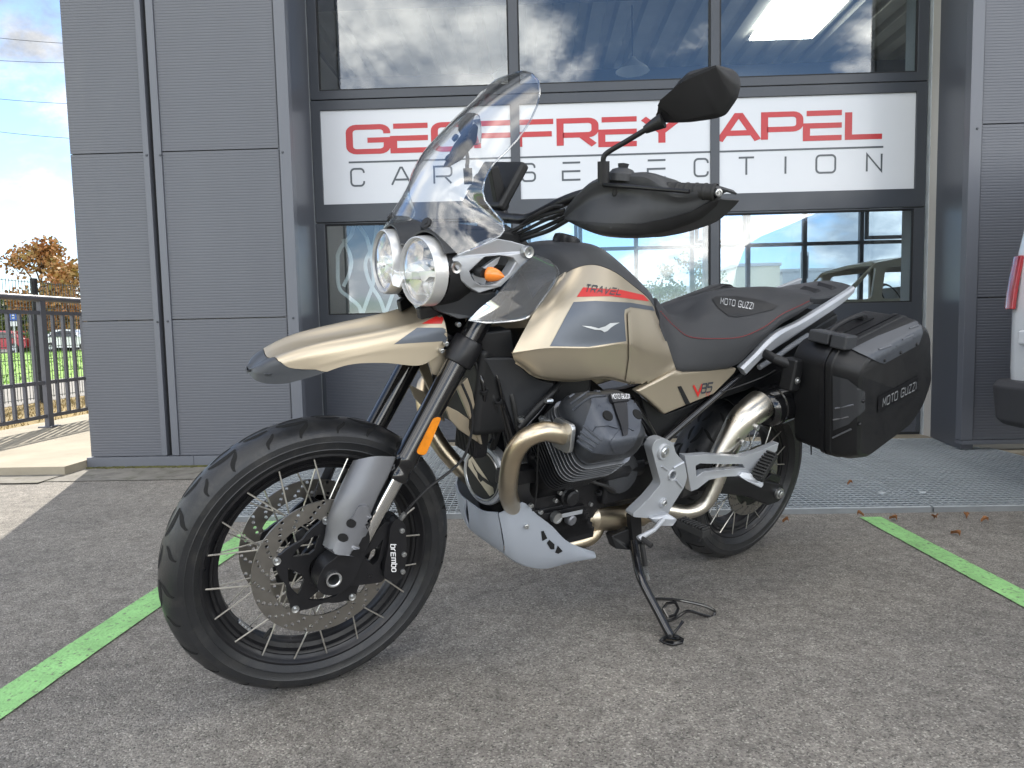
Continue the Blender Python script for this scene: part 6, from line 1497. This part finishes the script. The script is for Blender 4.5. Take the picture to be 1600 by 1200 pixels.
# swing arm with axle nut
g = slab(KK([(1075, 722, .12), (1105, 738, .125), (1150, 744, .13), (1200, 752, .155), (1224, 758, .16), (1228, 772, .16), (1218, 784, .16), (1200, 790, .155), (1165, 776, .14), (1110, 770, .13), (1075, 768, .12)]), (0, -.045, 0)); sw = B('swing_arm', g, 'blackmetal', bevel=.006)
B('axle_nut', G().lathe([(0, .012), (.009, .012), (.012, .010), (.013, .004), (.019, .003), (.020, -.006)], K(1218, 771, .162), (0, 1, 0), 22), 'bolt', parent=sw)
B('swing_arm_cross', G().box(.33, .42, -.12, .12, .33, .40), 'blackmetal', parent=sw, bevel=.01)
B('shaft_drive', G().tube([Vector((.5, -.13, .40)), Vector((.1, -.13, .34)), Vector((.0, -.13, .32))], [.035, .04, .07], 18), 'blackmetal')
B('rear_caliper', slab(KK([(1190, 755, .10), (1206, 740, .10), (1222, 745, .10), (1214, 765, .10), (1196, 772, .10)]), (0, -.04, 0)), 'blackmetal', bevel=.005)
rows = []
for k in range(13):                                # hugger over the rear tyre
    a = R(60+k*8.5); r = RRW+.022; rows.append([Vector((r*math.cos(a)*1.0, y, RRW+r*math.sin(a)-dz)) for y, dz in ((-.085, .05), (-.078, .012), (-.05, 0), (0, -.004), (.05, 0), (.078, .012), (.085, .05))])
B('rear_hugger', G().shell(rows, .004), 'plastic', ang=50)
tub('number_plate_wire', [(1128, 612, .15), (1150, 605, .16), (1190, 590, .2), (1212, 578, .24)], .002, 'blackmetal')
# side stand
st_top = K(998, 838, .16)
def sy(py): return .16+(py-848)/148*.212
P = [K(a, b, sy(b)) for a, b in ((989, 846), (992, 862), (997, 888), (1001, 902), (1005, 912), (1014, 930), (1027, 954), (1040, 979), (1050, 997))]
stand = B('side_stand', G().tube(P, [.013]*4+[.012]*5, 14), 'gloss')
ft = K(1050, 999, .386); foot = [ft+Vector((a, b, 0)) for a, b in ((.030, -.020), (.034, .0), (.025, .026), (-.006, .032), (-.026, .018), (-.03, -.008), (-.015, -.026), (.01, -.028))]
upz = Vector((0, math.sin(LEAN), math.cos(LEAN)))
zc = [ (BI @ Vector(((BIKE @ p).x, (BIKE @ p).y, .001))) for p in foot]
g = G().loft([zc, [p+upz*.006 for p in zc], [ft.lerp(p, .75)+upz*.004 for p in [q+upz*.008 for q in zc]]]); B('stand_foot', g, 'gloss', parent=stand, bevel=.0015)
B('stand_tang', G().tube([K(1051, 992, .366), K(1062, 978, .362), K(1067, 971, .36)], [.004, .0035, .005], 8), 'gloss', parent=stand)
lp = [K(1024, 936, .287), K(1040, 936, .29), K(1062, 938, .295), K(1095, 945, .322), K(1113, 952, .338), K(1117, 958, .344), K(1111, 964, .346), K(1092, 959, .336), K(1074, 955, .327), K(1054, 967, .333), K(1038, 972, .338)]
B('stand_extension', G().tube(cr(lp, 4), .0046, 8), 'gloss', parent=stand)
hxp = [K(1036, 951, .306), K(1042, 943, .30), K(1055, 941, .30), K(1060, 951, .31), K(1055, 961, .322), K(1043, 964, .327)]
B('stand_gusset', G().tube(cr(hxp+[hxp[0]], 1), .0044, 6), 'gloss', parent=stand)
B('stand_bracket', slab(KK([(955, 838, .13), (985, 826, .15), (1000, 836, .16), (998, 862, .165), (984, 860, .16), (962, 858, .14)]), (0, -.03, 0)), 'plastic', bevel=.004)
B('stand_mount', slab(KK([(985, 806, .16), (1002, 800, .17), (1004, 850, .17), (990, 852, .165)]), (0, -.02, 0)), 'blackmetal', bevel=.003)
B('stand_spring', G().tube([K(1003, 850, .175), K(1008, 884, .195)], .008, 10), 'softrubber', parent=stand)
g = G()
for k in range(6): g.lathe([(.0055, -.0012), (.0075, 0), (.0055, .0012)], K(1008, 884, .195).lerp(K(1012, 900, .205), k/6), (K(1012, 900, .205)-K(1008, 884, .195)), 10)
g.tube([K(1011, 896, .203), K(1014, 906, .21)], .004, 8); B('spring_coil', g, 'bolt', parent=stand)

# ---------------------------------------------------------------- handlebar, guards, mirrors
hb = [Vector((-.475, 0, .80)), Vector((-.475, .07, .805)), Vector((-.51, .16, .85)), Vector((-.545, .24, .872)), Vector((-.60, .37, .880)), Vector((-.648, .475, .880))]
P = [Vector((p.x, -p.y, p.z)) for p in reversed(hb[1:])]+hb
hbar = B('handlebar', G().tube(cr(P, 5), .0125, 14), 'blackmetal', M=FORK)
HB = lambda name, g, m, **kw: B(name, g, m, parent=hbar, **kw)
def FF(l): return [F(*p) for p in l]
upE = [(884, 334, .17), (901, 312, .20), (932, 286, .245), (967, 278, .29), (1004, 274, .335), (1022, 277, .355), (1040, 290, .375), (1062, 304, .405), (1086, 302, .435), (1112, 292, .465), (1126, 298, .482)]
miE = [(884, 339, .17), (908, 325, .20), (942, 308, .245), (980, 303, .29), (1015, 307, .335), (1035, 312, .355), (1052, 316, .378), (1072, 318, .405), (1094, 314, .435), (1114, 305, .465), (1127, 303, .482)]
loE = [(886, 342, .17), (904, 350, .20), (926, 359, .245), (957, 366, .29), (1000, 367, .335), (1028, 363, .355), (1050, 358, .378), (1074, 350, .405), (1096, 340, .435), (1118, 320, .465), (1127, 309, .482)]
for s in (1, -1):
    rows = []
    for i in range(len(upE)):
        a, b, c = F(*upE[i]), F(*miE[i]), F(*loE[i]); t = i/(len(upE)-1); bl = .035*math.sin(math.pi*min(1, t*1.05)); d = Vector((.95, .25, 0))
        rows.append([a+Vector((-.045-.02*math.sin(math.pi*t), 0, -.004)), a+d*bl*.5, b+d*bl*1.05, (b+c)/2+d*bl*1.1, c+d*bl*.6, c+Vector((-.05, 0, .002))])
    if s < 0: rows = [[Vector((p.x, -p.y, p.z)) for p in r] for r in rows]
    gd = B('hand_guard', G().shell(net(rows, 5, 5), -.004).xf(FORK), 'greyplastic', ang=32)
    if s > 0:
        dg = Drape(gd); B('guard_lip', dg.poly([(888, 344), (905, 346), (950, 349), (1000, 349), (1040, 342), (1080, 330), (1122, 307), (1126, 309), (1118, 320), (1096, 339), (1074, 349), (1050, 357), (1028, 362), (1000, 366), (957, 365), (926, 358), (904, 349)], .004, 6, .002), 'plastic', parent=gd, ang=50)
    p = F(1122, 301, .482); p.y *= s; p = FORK @ p; B('guard_bolt', bolt(p, .008, (.4, .9*s, 0)), 'bolt', parent=gd)
    g = G().tube([Vector((-.578, .31*s, .880)), Vector((-.645, .47*s, .880))], .0165, 16)
    for k in range(10):
        q = Vector((-.578, .31*s, .880)).lerp(Vector((-.645, .47*s, .880)), k/9); g.lathe([(.0165, -.004), (.0178, -.002), (.0178, .002), (.0165, .004)], q, Vector((-.067, .16*s, 0)), 16)
    HB('grip', g, 'softrubber')
    HB('switch_block', G().box(-.022, .022, -.03, .03, -.022, .026, M=Matrix.Translation((-.562, .275*s, .880)) @ Matrix.Rotation(R(-22*s), 4, 'Z')), 'plastic', bevel=.006)
    HB('lever', G().tube(cr([Vector((-.53, .25*s, .885)), Vector((-.52, .31*s, .882)), Vector((-.555, .40*s, .878)), Vector((-.585, .46*s, .876))], 4), [.008]*6+[.006]*7, 10, flat=.7), 'blackmetal')
    if s > 0:
        c0, c1 = F(943, 285, .30), F(943, 252, .30)
    st = [F(943, 286, .300), F(943, 252, .300)]; arm = [F(943, 258, .300), F(943, 247, .301), F(950, 238, .308), F(980, 220, .345), F(1010, 202, .385)]
    cone = [F(1008, 203, .384), F(1022, 195, .40), F(1036, 188, .415)]
    out = [(1036, 192, .40), (1027, 178, .40), (1044, 154, .415), (1072, 124, .445), (1091, 111, .46), (1122, 105, .485), (1141, 106, .50), (1149, 114, .507), (1153, 130, .51), (1147, 153, .505), (1128, 180, .49), (1107, 186, .475), (1070, 191, .43)]
    out = [(a, b, lerp(.40, .507, (a-1027)/126)) for a, b in rnd([(a, b) for a, b, c in out], 7, 3)]
    P = [F(*p) for p in out]; rg = [F(1030, 184, .40), F(1058, 150, .43), F(1098, 128, .465), F(1140, 112, .50)]
    back = Vector((-.95, -.1, 0)); fr = [P[0].lerp(P[0], 0)]
    cen = sum(P, Vector())/len(P); ring0 = [p for p in P]; sg_ = rs(rg, 24); rid = [min(sg_, key=lambda q: (q-p).length) for p in P]; ff = [min(1, .12+1.8*max(0, (o_[0]-1027)/126)) for o_ in out]; r1 = [p.lerp(q, .05)+Vector((.012*k, 0, 0)) for p, q, k in zip(P, rid, ff)]; r2 = [p.lerp(q, .40)+Vector((.028*k, 0, .002)) for p, q, k in zip(P, rid, ff)]; r3 = [p.lerp(q, .93)+Vector((.038*k, 0, .004)) for p, q, k in zip(P, rid, ff)]
    rb_ = [p.lerp(cen, .03)+Vector((-.012, 0, 0)) for p in P]
    def sgn(l): return [Vector((p.x, p.y*s, p.z)) for p in l]
    mr_ = B('mirror', G().loft([sgn(rb_), sgn(ring0), sgn(r1), sgn(r2), sgn(r3)]), 'plastic', M=FORK, ang=24)
    B('mirror_glass', G().add(sgn([p.lerp(cen, .07)+Vector((-.0125, 0, 0)) for p in P]), [tuple(range(len(P)))]), 'chrome', parent=mr_, ang=0)
    B('mirror_clamp', G().tube(sgn(st), [.0125, .0125], 16), 'plastic', parent=mr_)
    B('mirror_stem', G().tube(sgn(cr(arm, 5)), .0055, 12), 'plastic', parent=mr_)
    B('mirror_cone', G().tube(sgn(cone), [.008, .012, .0155], 14), 'plastic', parent=mr_)
    g = G().lathe([(0, .028), (.012, .026), (.010, .018), (.022, .014), (.030, .004), (.030, -.01)], F(972, 276, .30) if s > 0 else Vector((F(972, 276, .30).x, -.30, F(972, 276, .30).z)), (0, 0, 1), 20); HB('brake_reservoir', g, 'greyplastic')
for k, (a, b, c, d) in enumerate((((884, 332, .17), (850, 345, .12), (820, 360, .09), (792, 372, .06)), ((886, 338, .17), (852, 354, .12), (822, 366, .09), (795, 376, .06)), ((882, 328, .18), (846, 338, .13), (818, 352, .10), (790, 366, .07)), ((890, 342, .18), (858, 360, .13), (828, 370, .10), (800, 380, .06)), ((880, 322, .19), (862, 324, .16), (830, 340, .12), (806, 360, .08)))):
    HB('cable', G().tube(cr(FF([a, b, c, d]), 5), .0052 if k % 2 else .0042, 8), 'plastic')
sided('steering_cover', [(790, 350, .06), (815, 365, .07), (830, 385, .08), (822, 396, .09), (795, 380, .08), (782, 366, .07)], .12, 'plastic', bev=.005, mirror=False)
# ---------------------------------------------------------------- luggage cases
def pannier(s, lab):
    t = thing('pannier', lab, 'pannier', BIKE, 'hard cases on the motorcycle')
    P = lambda name, g, m, **kw: build(name, g, M_[m], kw.pop('parent', t), **kw)
    y0, y1, y2 = .225, .345, .432                              # inner wall, split, outer wall
    big0 = [(K(a, b, y).x, K(a, b, y).z) for a, b, y in ((1303, 572, .365), (1322, 546, .375), (1434, 496, .395), (1450, 512, .41), (1452, 592, .41), (1437, 634, .41), (1416, 667, .41), (1331, 720, .39), (1299, 710, .36))]
    def sc2(l, k, dx=0, dz=0):
        cx = sum(p[0] for p in l)/len(l); cz = sum(p[1] for p in l)/len(l); return [(cx+(p[0]-cx)*k+dx, cz+(p[1]-cz)*k+dz) for p in l]
    big = rnd(big0, .022, 3); 
    def ring(l, y): return [Vector((a, y*s, z)) for a, z in l]
    g = G().loft([ring(sc2(big, .97), y0), ring(sc2(big, .985), y0+.01), ring(big, y1-.012), ring(sc2(big, 1.0), y1-.004)]); P('case_body', g, 'plastic', ang=40, bevel=.004)
    g = G().loft([ring(sc2(big, 1.015), y1-.003), ring(sc2(big, 1.015), y1+.012), ring(sc2(big, 1.0), y1+.014), ring(sc2(big, .985), y2-.045), ring(sc2(big, .90), y2-.006), ring(sc2(big, .86), y2)]); lid = P('case_lid', g, 'plastic', ang=30, bevel=.003)
    g = G().loft([ring(sc2(big, 1.022), y1-.022), ring(sc2(big, 1.022), y1-.008)]); P('case_seal', g, 'blackmetal', ang=40)
    return t, big, lid, P, sc2, ring, (y0, y1, y2)
t, big, lid, P, sc2, ring, (y0, y1, y2) = pannier(1, 'black hard case on the near side below the grab rail')
dl = Drape(lid)
cz_ = sum(p[1] for p in big)/len(big); cx_ = sum(p[0] for p in big)/len(big)
def lidplate(name, pts, off, m, **kw): return P(name, dl.poly(pts, off, 6), m, ang=60, **kw)
pl = lidplate('lid_guard', [(1302, 586), (1325, 592), (1350, 612), (1350, 640), (1326, 662), (1303, 672)], .004, 'greyplastic')
pl2 = lidplate('lid_guard', [(1330, 547), (1372, 526), (1437, 500), (1440, 520), (1434, 538), (1380, 568), (1372, 566)], .004, 'lidgun')
for (a, b) in (((1306, 637), (1334, 631)), ((1302, 683), (1330, 669)), ((1303, 655), (1326, 650))):
    P('guard_rib', G().tube([dl.at(*a, .005), dl.at(*b, .005)], .0028, 6), 'gun', parent=pl)
for (a, b) in (((1372, 548), (1390, 541)), ((1408, 532), (1424, 524)), ((1420, 515), (1434, 510))):
    P('guard_rib', G().tube([dl.at(*a, .005), dl.at(*b, .005)], .0028, 6), 'gun', parent=pl2)
for q in ((1380, 562), (1405, 550), (1430, 537)): P('guard_screw', G().lathe([(0, .003), (.004, .0028), (.0055, 0), (.0055, -.004)], dl.at(*q, .005), (0, 1, .3), 10), 'blackmetal', parent=pl2)
for q in ((1347, 626), (1343, 662)): P('guard_screw', G().lathe([(0, .003), (.004, .0028), (.0055, 0), (.0055, -.004)], dl.at(*q, .005), (0, 1, 0), 10), 'blackmetal', parent=pl)
np_ = lidplate('name_plate', [(1371, 620), (1434, 586), (1432, 609), (1370, 645)], .003, 'blackmetal')
P('lettering', dl.text('MOTO GUZZI', ((1378, 622), (1430, 596), (1429, 608), (1377, 635)), .16, .42, .0042), 'silverprint', parent=np_, ang=0)
# latch block on the front edge, strap and handle on the top
fe = K(1295, 548, .34); zt = K(1360, 520, .32).z
xf_ = K(1300, 565, .35).x
P('latch', G().box(xf_-.055, xf_+.006, .262, .330, zt-.030, zt+.006), 'greyplastic', bevel=.006)
P('latch', G().box(xf_-.050, xf_+.010, .336, .385, zt-.034, zt+.008), 'greyplastic', bevel=.006)
T0, T1 = K(1322, 546, .375), K(1434, 496, .395); td = Vector((T1.x-T0.x, 0, T1.z-T0.z)); tn_ = Vector((-td.z, 0, td.x)).normalized(); tn_ = tn_ if tn_.z > 0 else -tn_
def top_at(u, y, h=0): return Vector((T0.x+td.x*u, y, T0.z+td.z*u)) + tn_*h
def handle(par, s, Pf):
    o = Pf('carry_handle', G().tube(cr([top_at(.22, .275*s, .002), top_at(.25, .275*s, .016), top_at(.45, .275*s, .022), top_at(.68, .275*s, .016), top_at(.72, .275*s, .002)], 4), .0085, 10), 'plastic')
    Pf('handle_recess', slab([top_at(.18, .255*s, .003), top_at(.78, .255*s, .003), top_at(.78, .30*s, .003), top_at(.18, .30*s, .003)], tn_*.003) if False else G().add([top_at(.18, .255*s, .004), top_at(.78, .255*s, .004), top_at(.78, .30*s, .004), top_at(.18, .30*s, .004)]+[top_at(.18, .255*s, -.004), top_at(.78, .255*s, -.004), top_at(.78, .30*s, -.004), top_at(.18, .30*s, -.004)], [(0, 1, 2, 3), (0, 4, 5, 1), (1, 5, 6, 2), (2, 6, 7, 3), (3, 7, 4, 0)]), 'blackmetal')
    for u in (.24, .70): Pf('handle_lug', G().tube([top_at(u, .262*s, .006), top_at(u, .288*s, .006)], .011, 10), 'plastic')
handle(t, 1, P)
mo = P('case_mount', G().box(xf_-.01, xf_+.035, .215, .262, .70, .80), 'plastic', bevel=.008)
P('mount_knob', G().lathe([(0, .006), (.006, .006), (.007, .002), (.011, .001), (.012, -.01)], Vector((xf_+.014, .263, .735)), (0, 1, 0), 18), 'bolt')
P('mount_arm', G().tube([Vector((xf_+.05, .15, .80)), Vector((xf_+.055, .20, .79)), Vector((xf_+.01, .24, .775))], [.014, .015, .017], 12), 'plastic')
t2, *_ = pannier(-1, 'black hard case on the far side behind the seat')
handle(t2, -1, lambda n_, g_, m_: build(n_, g_, M_[m_], t2))
build('mount_arm', G().tube([Vector((xf_+.05, -.15, .80)), Vector((xf_+.055, -.20, .79)), Vector((xf_+.01, -.25, .775))], [.014, .015, .017], 12), M_['plastic'], t2)
